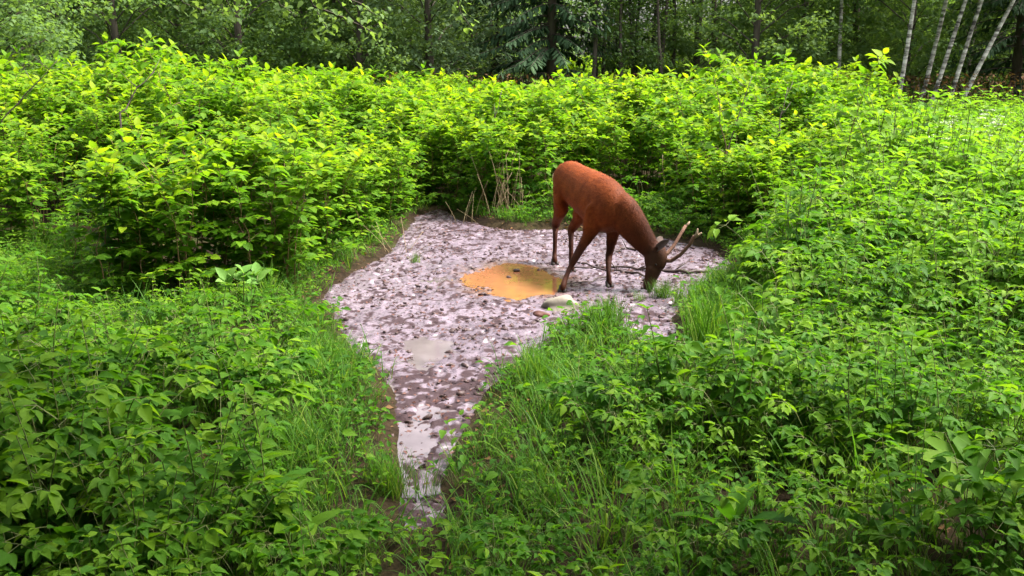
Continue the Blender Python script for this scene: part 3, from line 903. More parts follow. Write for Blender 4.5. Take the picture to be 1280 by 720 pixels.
def rock_mesh(name, seed, size, mat, rough=0.14, sub=4):
    import bmesh
    bm = bmesh.new(); bmesh.ops.create_icosphere(bm, subdivisions=sub, radius=1.0)
    r = np.random.default_rng(seed)
    w = r.normal(0, 1, (7, 3)); ph = r.uniform(0, 6.28, 7); fr = r.uniform(1.2, 4.5, 7)
    pl = r.normal(0, 1, (9, 3)); pl /= np.linalg.norm(pl, axis=1)[:, None]; pd = r.uniform(0.66, 0.95, 9)
    for v in bm.verts:
        p = np.array(v.co)
        for q_ in range(9):
            d = p @ pl[q_] - pd[q_]
            if d > 0: p = p - pl[q_] * d * 0.85
        s = 1 + rough * sum(math.sin(fr[q_] * (p @ w[q_]) + ph[q_]) / (1 + q_ * .5) for q_ in range(7)) * 0.3
        v.co = Vector(p * s * np.array(size))
    me = bpy.data.meshes.new(name); bm.to_mesh(me); bm.free()
    me.materials.append(M[mat])
    for p in me.polygons: p.use_smooth = True
    return me

g = gnd(701, 387)
o = obj('pale_stone', rock_mesh('pale_stone', 11, (0.17, 0.14, 0.115), 'stone', 0.22), loc=(g[0], g[1], 0.025))
tag(o, 'pale rounded stone half sunk in the mud by the orange puddle', 'stone')
o.rotation_euler = (0, 0.1, 0.2)
g = gnd(677, 398)
o = obj('bark_chunk', rock_mesh('bark_chunk', 5, (0.085, 0.05, 0.035), 'red_bark', 0.3, 3), loc=(g[0], g[1], 0.035))
tag(o, 'dark reddish chunk of bark lying beside the pale stone', 'bark')
for q_, (a, b, s, lab) in enumerate([(646, 340, 0.036, 'dark wet clod poking out of the orange puddle'),
                                     (636, 348, 0.026, 'smaller brown clod in the puddle beside a larger clod'),
                                     (612, 365, 0.024, 'small dark clod at the rim of the orange puddle')]):
    g = gnd(a, b)
    o = obj('mud_clod', rock_mesh('mud_clod', 20 + q_, (s, s * .8, s * .6), 'clod', 0.4, 3), loc=(g[0], g[1], 0.008 + s * 0.2))
    tag(o, lab, 'clod', 'clods in the puddle')

def branch_thing(name, px, rad, label, twigs=(), mat='dead_wood', zoff=0.035):
    pts = []
    for a, b in px:
        g = gnd(a, b); g[2] = max(mud_z(g[0], g[1]), 0.02) + zoff * 0.4; pts.append(g)
    pts = np.array(pts); base = pts[0].copy()
    t = np.linspace(0, len(pts) - 1, 5 * (len(pts) - 1) + 1)
    P_ = np.stack([np.interp(t, np.arange(len(pts)), pts[:, c]) for c in range(3)], 1)
    r = np.random.default_rng(len(px) * 7 + int(px[0][0]))
    P_[1:-1] += r.normal(0, 0.007, P_[1:-1].shape)
    e = empty(name, base)
    mb = MB(); mb.tube(P_ - base, np.linspace(rad, rad * 0.45, len(P_)) * r.uniform(0.85, 1.15, len(P_)), 8)
    obj('limb', mb.mesh('limb', [M[mat]]), e)
    for (w, d, ln) in twigs:
        k = int(w * (len(P_) - 1)); p = P_[k] - base
        d = np.array(d, float); d /= np.linalg.norm(d)
        q = np.array([p, p + d * ln * .5 + [0, 0, .01], p + d * ln])
        mb = MB(); mb.tube(q, [rad * .5, rad * .4, rad * .2], 6)
        obj('twig', mb.mesh('twig', [M[mat]]), e)
    return tag(e, label, 'branch', 'dead branches on the mud')
branch_thing('fallen_branch', [(905, 341), (860, 344), (815, 341), (770, 337), (715, 338)], 0.020, 'long dark dead branch lying across the mud behind the deer muzzle', [(0.35, (0.5, 0.3, 0.25), 0.22), (0.6, (0.8, -0.2, 0.3), 0.16)])
branch_thing('fallen_branch', [(812, 349), (775, 342), (752, 340), (722, 332)], 0.015, 'shorter dead branch crossing under the deer beside the long one', [(0.4, (-0.5, 0.4, 0.5), 0.14)])
branch_thing('fallen_branch', [(764, 349), (738, 355), (706, 359)], 0.011, 'thin short stick lying between the front hooves of the deer')
branch_thing('fallen_branch', [(801, 316), (782, 313), (764, 319)], 0.014, 'small dark forked stick lying behind the neck of the deer', [(0.5, (-0.3, 0.5, 0.6), 0.12)])

# ------------------------------------------------------------------ the deer
def build_deer():
    import bmesh
    def loft(bm, secs, k=20):
        """closed tube of elliptical sections: (centre, half height, half width)"""
        C = np.array([s[0] for s in secs], float)
        n = len(secs)
        tt = np.linspace(0, n - 1, 4 * (n - 1) + 1)          # smooth interpolation (Catmull-Rom)
        A = np.c_[C, [s[1] for s in secs], [s[2] for s in secs]]
        def cr(t):
            i_ = min(int(t), n - 2); u = t - i_
            p0, p1, p2, p3 = A[max(i_ - 1, 0)], A[i_], A[i_ + 1], A[min(i_ + 2, n - 1)]
            return 0.5 * (2 * p1 + (p2 - p0) * u + (2 * p0 - 5 * p1 + 4 * p2 - p3) * u * u + (3 * p1 - p0 - 3 * p2 + p3) * u ** 3)
        A = np.array([cr(t) for t in tt]); n = len(A)
        T = np.gradient(A[:, :3], axis=0); T /= np.linalg.norm(T, axis=1)[:, None]
        side = None; rings = []
        for q_ in range(n):
            ref = np.array([0, 0, 1.0])
            s = np.cross(T[q_], ref)
            if np.linalg.norm(s) < 0.35 and side is not None: s = side - T[q_] * (side @ T[q_])
            elif np.linalg.norm(s) < 0.35: s = np.cross(T[q_], FW); s = np.cross(T[q_], np.cross(s, T[q_])) if np.linalg.norm(s) < .1 else s
            if side is not None and s @ side < 0: s = -s
            s /= np.linalg.norm(s); side = s
            u = np.cross(s, T[q_])
            ring = []
            for a in np.linspace(0, 2 * math.pi, k, endpoint=False):
                ring.append(bm.verts.new(A[q_, :3] + u * math.cos(a) * max(A[q_, 3], .004) + s * math.sin(a) * max(A[q_, 4], .004)))
            rings.append(ring)
        for a_, b_ in zip(rings[:-1], rings[1:]):
            for q_ in range(k): bm.faces.new((a_[q_], a_[(q_ + 1) % k], b_[(q_ + 1) % k], b_[q_]))
        bm.faces.new(rings[0][::-1]); bm.faces.new(rings[-1])
    FW = np.array([0.40, -0.92, 0.0])
    RT = np.array([-0.92, -0.40, 0.0])        # the deer's right side, towards the camera and left in the picture
    bm = bmesh.new()
    A = atz
    # trunk
    loft(bm, [(A(702, 10.93, 0.96), .05, .05), (A(705, 10.85, 0.95), .145, .125), (A(712, 10.68, 0.945), .215, .175), (A(723, 10.45, 0.915), .225, .18),
              (A(735.5, 10.2, 0.875), .248, .20), (A(748, 9.95, 0.832), .272, .208), (A(760, 9.73, 0.80), .265, .195), (A(771, 9.57, 0.785), .205, .15), (A(777, 9.49, 0.78), .12, .09)], 28)
    # neck and head (head hangs straight down)
    loft(bm, [(A(764, 9.70, 0.86), .16, .12), (A(778, 9.56, 0.765), .185, .125), (A(791, 9.48, 0.645), .155, .105), (A(803, 9.44, 0.52), .122, .086), (A(813, 9.42, 0.425), .098, .074)], 22)
    loft(bm, [(A(811, 9.44, 0.46), .08, .07), (A(818, 9.41, 0.395), .112, .088), (A(819.5, 9.40, 0.325), .116, .09), (A(817, 9.38, 0.235), .092, .072),
              (A(813, 9.36, 0.145), .066, .055), (A(810.5, 9.35, 0.075), .057, .05), (A(809.5, 9.345, 0.035), .042, .04)], 20)
    # brow ridges, jaw angle
    loft(bm, [(A(826, 9.37, 0.385), .02, .02), (A(827.5, 9.35, 0.345), .03, .025), (A(825, 9.33, 0.30), .02, .02)], 10)
    # tail
    loft(bm, [(A(702, 10.93, 1.05), .035, .04), (A(698, 11.00, 0.97), .03, .035), (A(697, 11.01, 0.87), .024, .028), (A(698, 11.0, 0.80), .01, .012)], 12)
    def limb(pts):
        loft(bm, [(p, a * (1.18 if p[2] < 0.5 else 1), b * (1.22 if p[2] < 0.5 else 1)) for p, a, b in pts], 14)
    hr, hl = gnd(693, 330, 0.02), gnd(714, 339, 0.02)
    fr, fl = gnd(703, 364, 0.02), gnd(761, 358, 0.02)
    def off(p, dx=0, dy=0, z=None):
        return np.array([p[0] + dx, p[1] + dy, p[2] if z is None else z])
    # hind right (near side): thigh - stifle - hock - cannon
    limb([(A(706, 10.69, 0.93), .14, .085), (A(703, 10.65, 0.80), .165, .09), (A(701, 10.61, 0.67), .13, .075), (A(697.5, 10.74, 0.54), .072, .052),
          (A(694.5, 10.86, 0.42), .043, .034), (off(hr, 0.010, 0.09, 0.34), .031, .024), (off(hr, 0.003, 0.03, 0.14), .024, .021), (off(hr, 0, 0, 0.085), .028, .026), (off(hr, 0.004, -0.012, 0.03), .026, .026)])
    limb([(A(722, 10.58, 0.90), .14, .09), (A(725, 10.46, 0.79), .165, .09), (A(726, 10.36, 0.66), .13, .075), (A(721, 10.42, 0.54), .07, .05),
          (A(714, 10.55, 0.42), .042, .033), (off(hl, 0.0, 0.10, 0.34), .031, .024), (off(hl, 0.0, 0.03, 0.14), .024, .021), (off(hl, 0, 0, 0.085), .028, .026), (off(hl, 0.004, -0.012, 0.03), .026, .026)])
    # front right: splayed out towards the camera
    limb([(A(757, 9.75, 0.86), .10, .05), (A(749, 9.69, 0.75), .145, .08), (A(741, 9.70, 0.62), .105, .065), (A(735, 9.70, 0.50), .062, .046),
          (A(725, 9.66, 0.375), .039, .034), (A(719.5, 9.63, 0.30), .035, .031), (A(711, 9.58, 0.18), .024, .021), (off(fr, 0.012, 0.01, 0.09), .028, .025), (off(fr, 0.002, -0.01, 0.03), .027, .027)])
    limb([(A(771, 9.68, 0.88), .11, .06), (A(771, 9.66, 0.74), .13, .07), (A(768, 9.70, 0.60), .095, .058), (A(765, 9.72, 0.48), .058, .044),
          (A(762.5, 9.72, 0.355), .037, .033), (A(761, 9.71, 0.29), .034, .030), (off(fl, -0.004, 0.03, 0.16), .024, .021), (off(fl, 0, 0.01, 0.085), .028, .025), (off(fl, 0.004, -0.01, 0.03), .027, .027)])
    bmesh.ops.recalc_face_normals(bm, faces=bm.faces)
    me = bpy.data.meshes.new('deer_raw'); bm.to_mesh(me); bm.free()
    tmp = bpy.data.objects.new('deer_raw', me); COL.objects.link(tmp)
    rm = tmp.modifiers.new('r', 'REMESH'); rm.mode = 'VOXEL'; rm.voxel_size = 0.0115
    sm = tmp.modifiers.new('s', 'SMOOTH'); sm.factor = 0.5; sm.iterations = 7
    dg = bpy.context.evaluated_depsgraph_get()
    ev = bpy.data.meshes.new_from_object(tmp.evaluated_get(dg))
    bpy.data.objects.remove(tmp); bpy.data.meshes.remove(me)
    n = len(ev.vertices); co = np.empty(n * 3, np.float32); ev.vertices.foreach_get('co', co); co = co.reshape(-1, 3).astype(float)
    nf = np.empty(n * 3, np.float32); ev.vertices.foreach_get('normal', nf); nf = nf.reshape(-1, 3).astype(float)
    # coat colours: red-brown body, dark neck with its shade painted in, dark brown legs, grey-brown face, dark muzzle
    def mixc(a, b, t): return a * (1 - t[:, None]) + np.asarray(b)[None] * t[:, None]
    c = np.tile(np.array([0.205, 0.047, 0.0105]), (n, 1))
    z = co[:, 2]
    px = pix(co)[0]
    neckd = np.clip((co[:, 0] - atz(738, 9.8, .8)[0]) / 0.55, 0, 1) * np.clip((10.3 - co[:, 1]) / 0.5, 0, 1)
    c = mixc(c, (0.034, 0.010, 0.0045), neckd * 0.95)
    head = np.clip((co[:, 0] - atz(800, 9.42, .35)[0]) / 0.10, 0, 1) * np.clip((0.50 - z) / 0.12, 0, 1)
    c = mixc(c, (0.040, 0.018, 0.010), head)
    c = mixc(c, (0.020, 0.014, 0.012), head * np.clip((0.11 - z) / 0.05, 0, 1))
    legs = np.clip((0.62 - z) / 0.25, 0, 1) * (1 - np.clip((co[:, 0] - atz(788, 9.42, .35)[0]) / 0.05, 0, 1))  # dark legs; the fade also paints shade onto the lower flank
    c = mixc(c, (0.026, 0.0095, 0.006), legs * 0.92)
    belly = np.clip(-nf[:, 2] - 0.45, 0, 0.5) * 1.2 * np.clip((z - 0.45) / 0.1, 0, 1)
    c = mixc(c, (0.16, 0.065, 0.025), belly)
    rump = np.clip((co[:, 1] - 10.86) / 0.08, 0, 1) * np.clip((z - 0.62) / 0.1, 0, 1)
    c = mixc(c, (0.22, 0.085, 0.03), rump * 0.7)
    base = np.array([(hr[0] + hl[0] + fr[0] + fl[0]) / 4, (hr[1] + hl[1] + fr[1] + fl[1]) / 4, 0.0])
    d = empty('deer', base)
    tag(d, 'red-brown young stag with short antlers, head lowered to the mud', 'deer')
    V = (co - base).astype(np.float32)
    ev.vertices.foreach_set('co', V.ravel())
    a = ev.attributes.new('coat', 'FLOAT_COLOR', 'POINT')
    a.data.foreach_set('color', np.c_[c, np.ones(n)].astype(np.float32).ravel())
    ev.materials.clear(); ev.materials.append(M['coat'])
    ev.polygons.foreach_set('use_smooth', np.ones(len(ev.polygons), bool)); ev.update(); ev.name = 'deer_body'
    body = obj('body', ev, d)
    # short coat hairs lying back along the body
    r = np.random.default_rng(5)
    np_ = len(ev.polygons)
    ce = np.empty(np_ * 3, np.float32); ev.polygons.foreach_get('center', ce); ce = ce.reshape(-1, 3).astype(float)
    pn = np.empty(np_ * 3, np.float32); ev.polygons.foreach_get('normal', pn); pn = pn.reshape(-1, 3).astype(float)
    vi0 = np.array([p.vertices[0] for p in ev.polygons])
    sel = np.repeat(np.arange(np_), 3)
    sel = sel[(ce[sel, 2] > 0.42) & (ce[sel, 2] < 2)]
    P_ = ce[sel] + r.normal(0, 0.004, (len(sel), 3)); Nn = pn[sel]
    flow = -FW * 0.75 + np.array([0, 0, -0.65]) + r.normal(0, 0.22, (len(sel), 3))
    flow -= Nn * (flow * Nn).sum(1)[:, None]; flow /= np.linalg.norm(flow, axis=1)[:, None] + 1e-6
    D_ = flow + Nn * r.uniform(0.08, 0.26, len(sel))[:, None]
    L_ = r.uniform(0.014, 0.028, len(sel))
    tri = (np.array([(-0.5, 0, 0), (0.5, 0, 0), (0, 1, 0)], float), [np.array([(0, 1, 2)])])
    mb = MB(); mb.leaves(P_ - Nn * 0.002, D_, Nn, L_, 0.0036, 0.5, tri)
    cc = c[vi0[sel]] * r.uniform(0.55, 1.45, len(sel))[:, None]
    fm = mb.mesh('fur', [M['coat']], colors=np.repeat(cc, 3, 0))
    obj('fur', fm, body, kind='stuff')
    def child(name, mb_, mat, par=d, lab=None):
        o = obj(name, mb_.mesh(name, [M[mat]]), par)
        if lab: o['label'] = lab
        return o
    B = base
    # antlers: short beams with a small fork
    near_ant = [at(830, 326, 9.36), at(839, 326, 9.33), at(851, 318, 9.28), at(862, 306, 9.23), at(868, 295, 9.19)]
    mb = MB(); mb.tube(np.array(near_ant) - B, [.025, .020, .017, .0165, .018], 9)
    an = child('antler', mb, 'antler')
    for q in ([at(867, 297, 9.2), at(871, 293, 9.18), at(872, 286, 9.16)], [at(867, 297, 9.2), at(873, 294, 9.19), at(877, 291, 9.17)]):
        mb = MB(); mb.tube(np.array(q) - B, [.017, .014, .007], 7); child('tine', mb, 'tine', an)
    far_ant = [at(827, 319, 9.44), at(834, 317, 9.46), at(843, 306, 9.50), at(851, 292, 9.55), at(857, 282, 9.60)]
    mb = MB(); mb.tube(np.array(far_ant) - B, [.025, .020, .017, .016, .016], 9)
    an = child('antler', mb, 'antler')
    mb = MB(); mb.tube(np.array([at(857, 283, 9.6), at(861, 279, 9.62), at(862, 277, 9.63)]) - B, [.013, .011, .006], 7); child('tine', mb, 'tine', an)
    # ears: cupped leaves
    def ear(root, tip, nrm, wd):
        root, tip, nrm = (np.array(q, float) for q in (root, tip, nrm))
        ax = tip - root; L0 = np.linalg.norm(ax); ax /= L0
        sx = np.cross(ax, nrm); sx /= np.linalg.norm(sx); nz_ = np.cross(sx, ax)
        v = []; ks = 9
        us = np.linspace(0, 1, 8)
        for th_ in (0.0, 0.006):
            for u in us:
                w = wd * (0.28 + 0.72 * math.sin(min(u * 1.9 + 0.25, 1.0 * math.pi / 2 + u)) * 1.0) * (1 - u ** 4) + 0.002
                for q_ in range(ks):
                    s = (q_ / (ks - 1) - 0.5) * 2
                    v.append(root + ax * L0 * u + sx * w * s * (1 - 0.25 * (1 - u)) + nz_ * (w * 0.75 * s * s * (1 - 0.5 * u) - th_))
        v = np.array(v); n1 = len(us) * ks
        fs = []
        for s0, flip in ((0, False), (n1, True)):
            for a_ in range(len(us) - 1):
                for b_ in range(ks - 1):
                    q = (s0 + a_ * ks + b_, s0 + a_ * ks + b_ + 1, s0 + (a_ + 1) * ks + b_ + 1, s0 + (a_ + 1) * ks + b_)
                    fs.append(q[::-1] if flip else q)
        for a_ in range(len(us) - 1):
            for b_ in (0, ks - 1):
                fs.append((a_ * ks + b_, (a_ + 1) * ks + b_, n1 + (a_ + 1) * ks + b_, n1 + a_ * ks + b_))
        mb = MB(); mb.add(v - B, [np.array(fs)]); return mb
    child('ear', ear(at(819, 314, 9.36), at(836, 300, 9.24), (-0.3, -0.8, 0.5), 0.045), 'ear')
    child('ear', ear(at(819, 308, 9.47), at(828, 296, 9.62), (0.2, -0.8, 0.5), 0.045), 'ear')
    # eyes
    for p in (at(820, 331, 9.30), at(826, 331, 9.46)):
        mb = MB(); mb.tube(np.array([p + [0, .014, 0], p + [0, .006, 0], p, p + [0, -.004, 0]]) - B, [.009, .011, .009, .003], 10); child('eye', mb, 'eye')
    # cloven hooves
    for h, dr in ((hr, FW), (hl, FW), (fr, np.array([-0.15, -0.99, 0])), (fl, FW)):
        sd = np.array([-dr[1], dr[0], 0])
        mb = MB()
        for s in (-1, 1):
            c0 = h + sd * s * 0.017
            q = [c0 + np.array([0, 0, 0.055]) - dr * 0.012, c0 + np.array([0, 0, 0.03]), c0 + np.array([0, 0, 0.0]) + dr * 0.018 + sd * s * .006, c0 + np.array([0, 0, -0.02]) + dr * 0.045 + sd * s * .01]
            mb.tube(np.array(q) - B, [.018, .022, .025, .012], 10)
        child('hoof', mb, 'hoof')
    # dark nose
    p0 = atz(809.5, 9.335, 0.03)
    mb = MB(); mb.tube(np.array([p0 + [0.015, 0, .045], p0 + [0.022, -.004, .02], p0 + [0.016, -.004, -.002], p0 + [0.0, -.002, -.012]]) - B, [.014, .024, .026, .012], 12)
    child('nose', mb, 'hoof')
    return d
build_deer()

# ------------------------------------------------------------------ the thicket: bushes as things
def thicket():
    x, y, r = jitter(-13, 12, 7.5, 19.5, 0.80, 11)
    k = inside(THICKET, x, y) & in_view(x, y, 0.7)
    x, y = x[k], y[k]
    # extra bushes along the front edge
    ex = []
    for a, b in zip(TF[:-1], TF[1:]):
        L = np.linalg.norm(b - a); m = max(1, int(L / 0.62))
        for q_ in range(m):
            p = a + (b - a) * (q_ + 0.5) / m; nrm = np.array([-(b - a)[1], (b - a)[0]]) / L
            ex.append(p + nrm * r.uniform(0.10, 0.35))
    ex = np.array(ex); ok = in_view(ex[:, 0], ex[:, 1], 0.5)
    x, y = np.concatenate([x, ex[ok, 0]]), np.concatenate([y, ex[ok, 1]])
    h, d, px = bush_height(x, y)
    z = ground_z(x, y) - 0.02
    order = np.argsort(y)
    count = 0
    for q_ in order:
        front = d[q_] < 0.75
        if 110 < px[q_] < 470 and 1.55 < d[q_] < 2.35 and r.random() < 0.9: continue      # hollow behind the front mound
        if 50 < px[q_] < 128 and d[q_] < 1.3: continue
        sc = h[q_] / 1.72 * r.uniform(0.90, 1.08)
        if px[q_] < 470:
            if front:
                lab = ('low leafy bush at the dark thicket edge farthest from the mud' if px[q_] < 140 else
                       'low rounded leafy bush just behind the broad pale-leaved plant' if px[q_] < 335 else
                       'low rounded leafy bush hanging over the mud edge across from the deer')
            if not front:
                lab = ('tall bright leafy bush in the thicket before the smaller lighter-leaved tree' if px[q_] < 150 else
                       'tall bright leafy bush in the thicket around the highest leafy cane' if px[q_] < 320 else
                       'tall leafy bush where the thicket turns towards the back of the mud')
            grp = 'bushes of the thicket facing the broad pale leaves' + (' at its edge' if front else '')
        elif px[q_] < 850:
            lab = ('leafy bush with bare lower stems at the mud edge behind the deer' if front else 'yellow-green leafy bush deeper in the thicket behind the deer')
            if not front and y[q_] > 16.5: lab = 'small-looking yellow-green bush at the far side of the thicket behind the deer'
            grp = 'bushes of the thicket behind the deer' + (' at its edge' if front else '')
        else:
            lab = (('low leafy bush at the thicket edge beyond the stag antlers' if px[q_] < 960 else 'leafy bush where the thicket edge borders the yellow-green herb field') if front else
                   'tall leafy bush in the thicket beyond the low bushes by the antlers' if px[q_] < 960 else 'tall bright leafy bush in the thicket in front of the birches')
            grp = 'bushes of the thicket beside the green herb field' + (' at its edge' if front else '')
        if y[q_] < 16.5:
            e = empty('leafy_bush', (x[q_], y[q_], z[q_]))
            e.rotation_euler.z = r.uniform(0, 6.28); e.scale = (sc ** 0.7, sc ** 0.7, sc)
            low = front and not (560 < px[q_] < 850 and r.random() < 0.7)
            fam = CANES_LOW if low else CANES_HIGH
            for c in range(6 if not low else 5):
                cm, fmsh = fam[r.integers(len(fam))]
                a = r.uniform(0, 6.28); rr = 0.40 * math.sqrt(r.uniform(0.02, 1))
                o = obj('cane', cm, e, (math.cos(a) * rr, math.sin(a) * rr, 0))
                s = r.uniform(0.78, 1.06)
                o.scale = (s, s, s); o.rotation_euler = (r.normal(0, 0.06), r.normal(0, 0.06), r.uniform(0, 6.28))
                f = obj('foliage', fmsh, o, kind='stuff')
        else:
            e = obj('leafy_bush', FAR_BUSH[r.integers(4)], None, (x[q_], y[q_], z[q_]))
            e.rotation_euler.z = r.uniform(0, 6.28); e.scale = (sc ** 0.7, sc ** 0.7, sc)
        tag(e, lab, 'bush', grp)
        count += 1
    print('bushes', count)
thicket()
# the thicket goes on further back, too far to tell the bushes apart
x, y, r = jitter(-18, 14, 19.5, 28, 0.9, 12)
k = inside(np.concatenate([[[-22, 19.4], [atz(1110, 19.4, 0)[0], 19.4], [atz(1090, 28, 0)[0], 28], [-22, 28]]]), x, y) & in_view(x, y, 1.5)
h, d, px = bush_height(x[k], y[k])
scatter('far_thicket', FAR_BUSH, np.stack([x[k], y[k], ground_z(x[k], y[k])], 1), r.uniform(0, 6.28, k.sum()), np.minimum(h, 2.15) / 1.75 * r.uniform(0.85, 1.0, k.sum()), r.integers(0, 4, k.sum()), 0.05, 12)

def sprig(px, ytop, Y, label):
    """a single cane that stands above the others"""
    p = atz(px, Y, 0); H = at(px, ytop, Y)[2]
    e = empty('tall_cane', (p[0], p[1], ground_z(p[0], p[1]) - 0.02)); s = H / 1.68
    cm, fm = CANES_HIGH[int(px) % 7]
    o = obj('stem', cm, e); o.scale = (s ** .6, s ** .6, s); o.rotation_euler.z = px
    obj('foliage', fm, o, kind='stuff')
    tag(e, label, 'plant')
sprig(240, 44, 13.0, 'leafy cane rising highest above the thicket far from the birches')
sprig(905, 54, 12.6, 'leafy cane standing up above the thicket beyond the antlers')
sprig(1040, 62, 12.4, 'leafy cane standing up from the bush in front of the birches')

# ------------------------------------------------------------------ small plants that can be told apart
def broad_plant():
    g = gnd(304, 408)
    e = empty('broad_leaved_plant', (g[0], g[1], ground_z(g[0], g[1])))
    r = np.random.default_rng(9)
    for s, (dx, hh) in enumerate(((-0.11, 0.36), (0.03, 0.42), (0.15, 0.40))):
        mb = MB(); top = np.array([dx, 0.0, hh]); mb.tube([[dx * .3, 0, -0.02], [dx * .7, 0, hh * .5], top], [.006, .005, .004], 6)
        st_ = obj('stalk', mb.mesh('stalk', [M['stem']]), e)
        for q_ in range(6):
            a = q_ * 1.1 + s; mb = MB()
            mb.leaves([top - [0, 0, 0.035 * (q_ % 3)]], [dirs(a, R(r.uniform(15, 65)))], [[r.normal(0, .2), -0.6, 1]], [r.uniform(.11, .16)], [r.uniform(.075, .10)], [r.uniform(.2, .9)], OVATE)
            obj('leaf', mb.mesh('leaf', [M['pale_leaf']]), st_)
    tag(e, 'pale plant with broad upright leaves in front of the low rounded bushes', 'plant')
broad_plant()

for q_, (px, py, s, lab) in enumerate([(884, 462, 1.0, 'tall upright grass tussock on the bank below the antlers, greenest of the pair'),
                                       (918, 452, 0.85, 'upright grass tussock growing just beside a taller tussock on the bank'),
                                       (826, 374, 0.34, 'low grass tuft right under the muzzle of the deer'),
                                       (802, 378, 0.22, 'very short grass tuft on the mud between the muzzle and the pale stone'),
                                       (860, 384, 0.36, 'fuller low grass tuft on the bank below the antler tips'),
                                       (668, 500, 0.55, 'thick grass tussock on the bank where the ditch narrows'),
                                       (756, 430, 0.42, 'round grassy hummock on the bank facing the pale stone'),
                                       (520, 330, 0.26, 'small yellowish grass tuft standing alone on the mud'),
                                       (493, 625, 0.40, 'thin upright grass tuft standing at the ditch water')]):
    g = gnd(px, py); z = ground_z(np.array([g[0]]), np.array([g[1]]))[0]
    z = max(z, -0.01)
    e = empty('grass_tussock', (g[0], g[1], z)); e.scale = (s ** .7, s ** .7, s)
    r = np.random.default_rng(600 + q_)
    for c in range(5 if s > .3 else 2):
        o = obj('blades', TALLG[c % 3], e, (r.normal(0, .10), r.normal(0, .07), 0)); o.rotation_euler.z = r.uniform(0, 6.28); o['kind'] = 'stuff'
    tag(e, lab, 'grass')

def stalks(px, py, n, hmin, hmax, spread, label, mat='dry_stalk', seed=0):
    g = gnd(px, py); e = empty('dry_stalks', (g[0], g[1], ground_z(g[0], g[1])))
    r = np.random.default_rng(700 + seed)
    for q_ in range(n):
        a = r.uniform(0, 6.28); p = np.array([r.normal(0, spread), r.normal(0, spread * .6), -0.02]); h = r.uniform(hmin, hmax)
        ln = r.uniform(0.05, 0.35)
        u = np.linspace(0, 1, 5)
        P_ = p + np.stack([np.cos(a) * ln * u ** 1.4, np.sin(a) * ln * u ** 1.4, h * u], 1)
        mb = MB(); mb.tube(P_, np.linspace(.0042, .002, 5), 5)
        obj('stalk', mb.mesh('stalk', [M[mat]]), e)
    tag(e, label, 'stalks', 'dry stalks at the mud edge')
stalks(632, 278, 26, 0.35, 0.95, 0.18, 'sheaf of dry pale stalks at the mud edge near the rump of the deer', seed=1)
stalks(598, 280, 9, 0.2, 0.55, 0.2, 'loose dry stalks at the mud edge a step away from the thicker sheaf', seed=2)
stalks(668, 276, 12, 0.25, 0.6, 0.2, 'short dry stalks at the mud edge just behind the deer rump', seed=3)
stalks(498, 318, 8, 0.2, 0.5, 0.15, 'few yellowed stalks where the low rounded bush meets the mud', seed=4)

def thin_sapling(px, py, ytop, label, mat='dry_stalk', rad=.012):
    g = gnd(px, py); H = at(px, ytop, g[1])[2]
    e = empty('thin_sapling', (g[0], g[1], ground_z(g[0], g[1]) - .02))
    mb = MB(); u = np.linspace(0, 1, 7); r = np.random.default_rng(int(px))
    P_ = np.stack([0.03 * np.sin(u * 5), 0 * u, H * u], 1); mb.tube(P_, np.linspace(rad, rad * .4, 7), 6)
    st_ = obj('stem', mb.mesh('stem', [M[mat]]), e)
    n = 16; a = r.uniform(0, 6.28, n); zz = H * r.uniform(.35, 1.0, n)
    mb = MB(); mb.leaves(np.stack([.02 * np.cos(a), .02 * np.sin(a), zz], 1), dirs(a, r.normal(.2, .3, n)), np.c_[r.normal(0, .3, (n, 2)), np.ones(n)], r.uniform(.07, .11, n), r.uniform(.05, .075, n), np.clip(r.normal(.6, .15, n), 0, 1), OVATE)
    obj('foliage', mb.mesh('foliage', [M['bush_leaf']]), e, kind='stuff')
    tag(e, label, 'sapling')
thin_sapling(828, 272, 196, 'thin pale stemmed sapling against the dark gap behind the deer neck')
thin_sapling(846, 275, 205, 'thin pale sapling beyond the antlers in front of the dark gap')

def dead_stem(px0, py0, px1, py1, Y, label, twigs=3):
    a, b = at(px0, py0, Y), at(px1, py1, Y + 0.3)
    foot = np.array([a[0], a[1], 0.0])
    e = empty('dead_stem', foot)
    u = np.linspace(0, 1, 8)
    P_ = np.concatenate([[[0, 0, -.02]], (a + (b - a) * u[:, None] - foot)])
    r = np.random.default_rng(int(px0) + 5); P_[1:] += r.normal(0, .012, (8, 3))
    mb = MB(); mb.tube(P_, np.linspace(.011, .004, 9), 6)
    st_ = obj('stem', mb.mesh('stem', [M['dead_wood']]), e)
    for q_ in range(twigs):
        p = P_[3 + q_ * 2]; d = dirs(r.uniform(0, 6.28), R(r.uniform(20, 60)))
        mb = MB(); mb.tube([p, p + d * .14, p + d * .26 + [0, 0, .03]], [.005, .004, .002], 5)
        obj('twig', mb.mesh('twig', [M['dead_wood']]), st_)
    tag(e, label, 'stem')
dead_stem(2, 150, 74, 74, 13.0, 'long bare dark stem slanting up out of the thicket below the lighter-leaved tree')
dead_stem(150, 140, 192, 88, 10.4, 'bare brown stem sticking out of the thicket near the highest leafy cane')
dead_stem(905, 205, 938, 96, 13.2, 'bare reddish stem standing in the thicket beyond the antlers')
dead_stem(968, 190, 985, 110, 13.0, 'bare stem among the leaves of the bush in front of the birches')
dead_stem(612, 190, 628, 112, 14.8, 'bare thin stem above the sheaf of dry stalks behind the mud', 2)

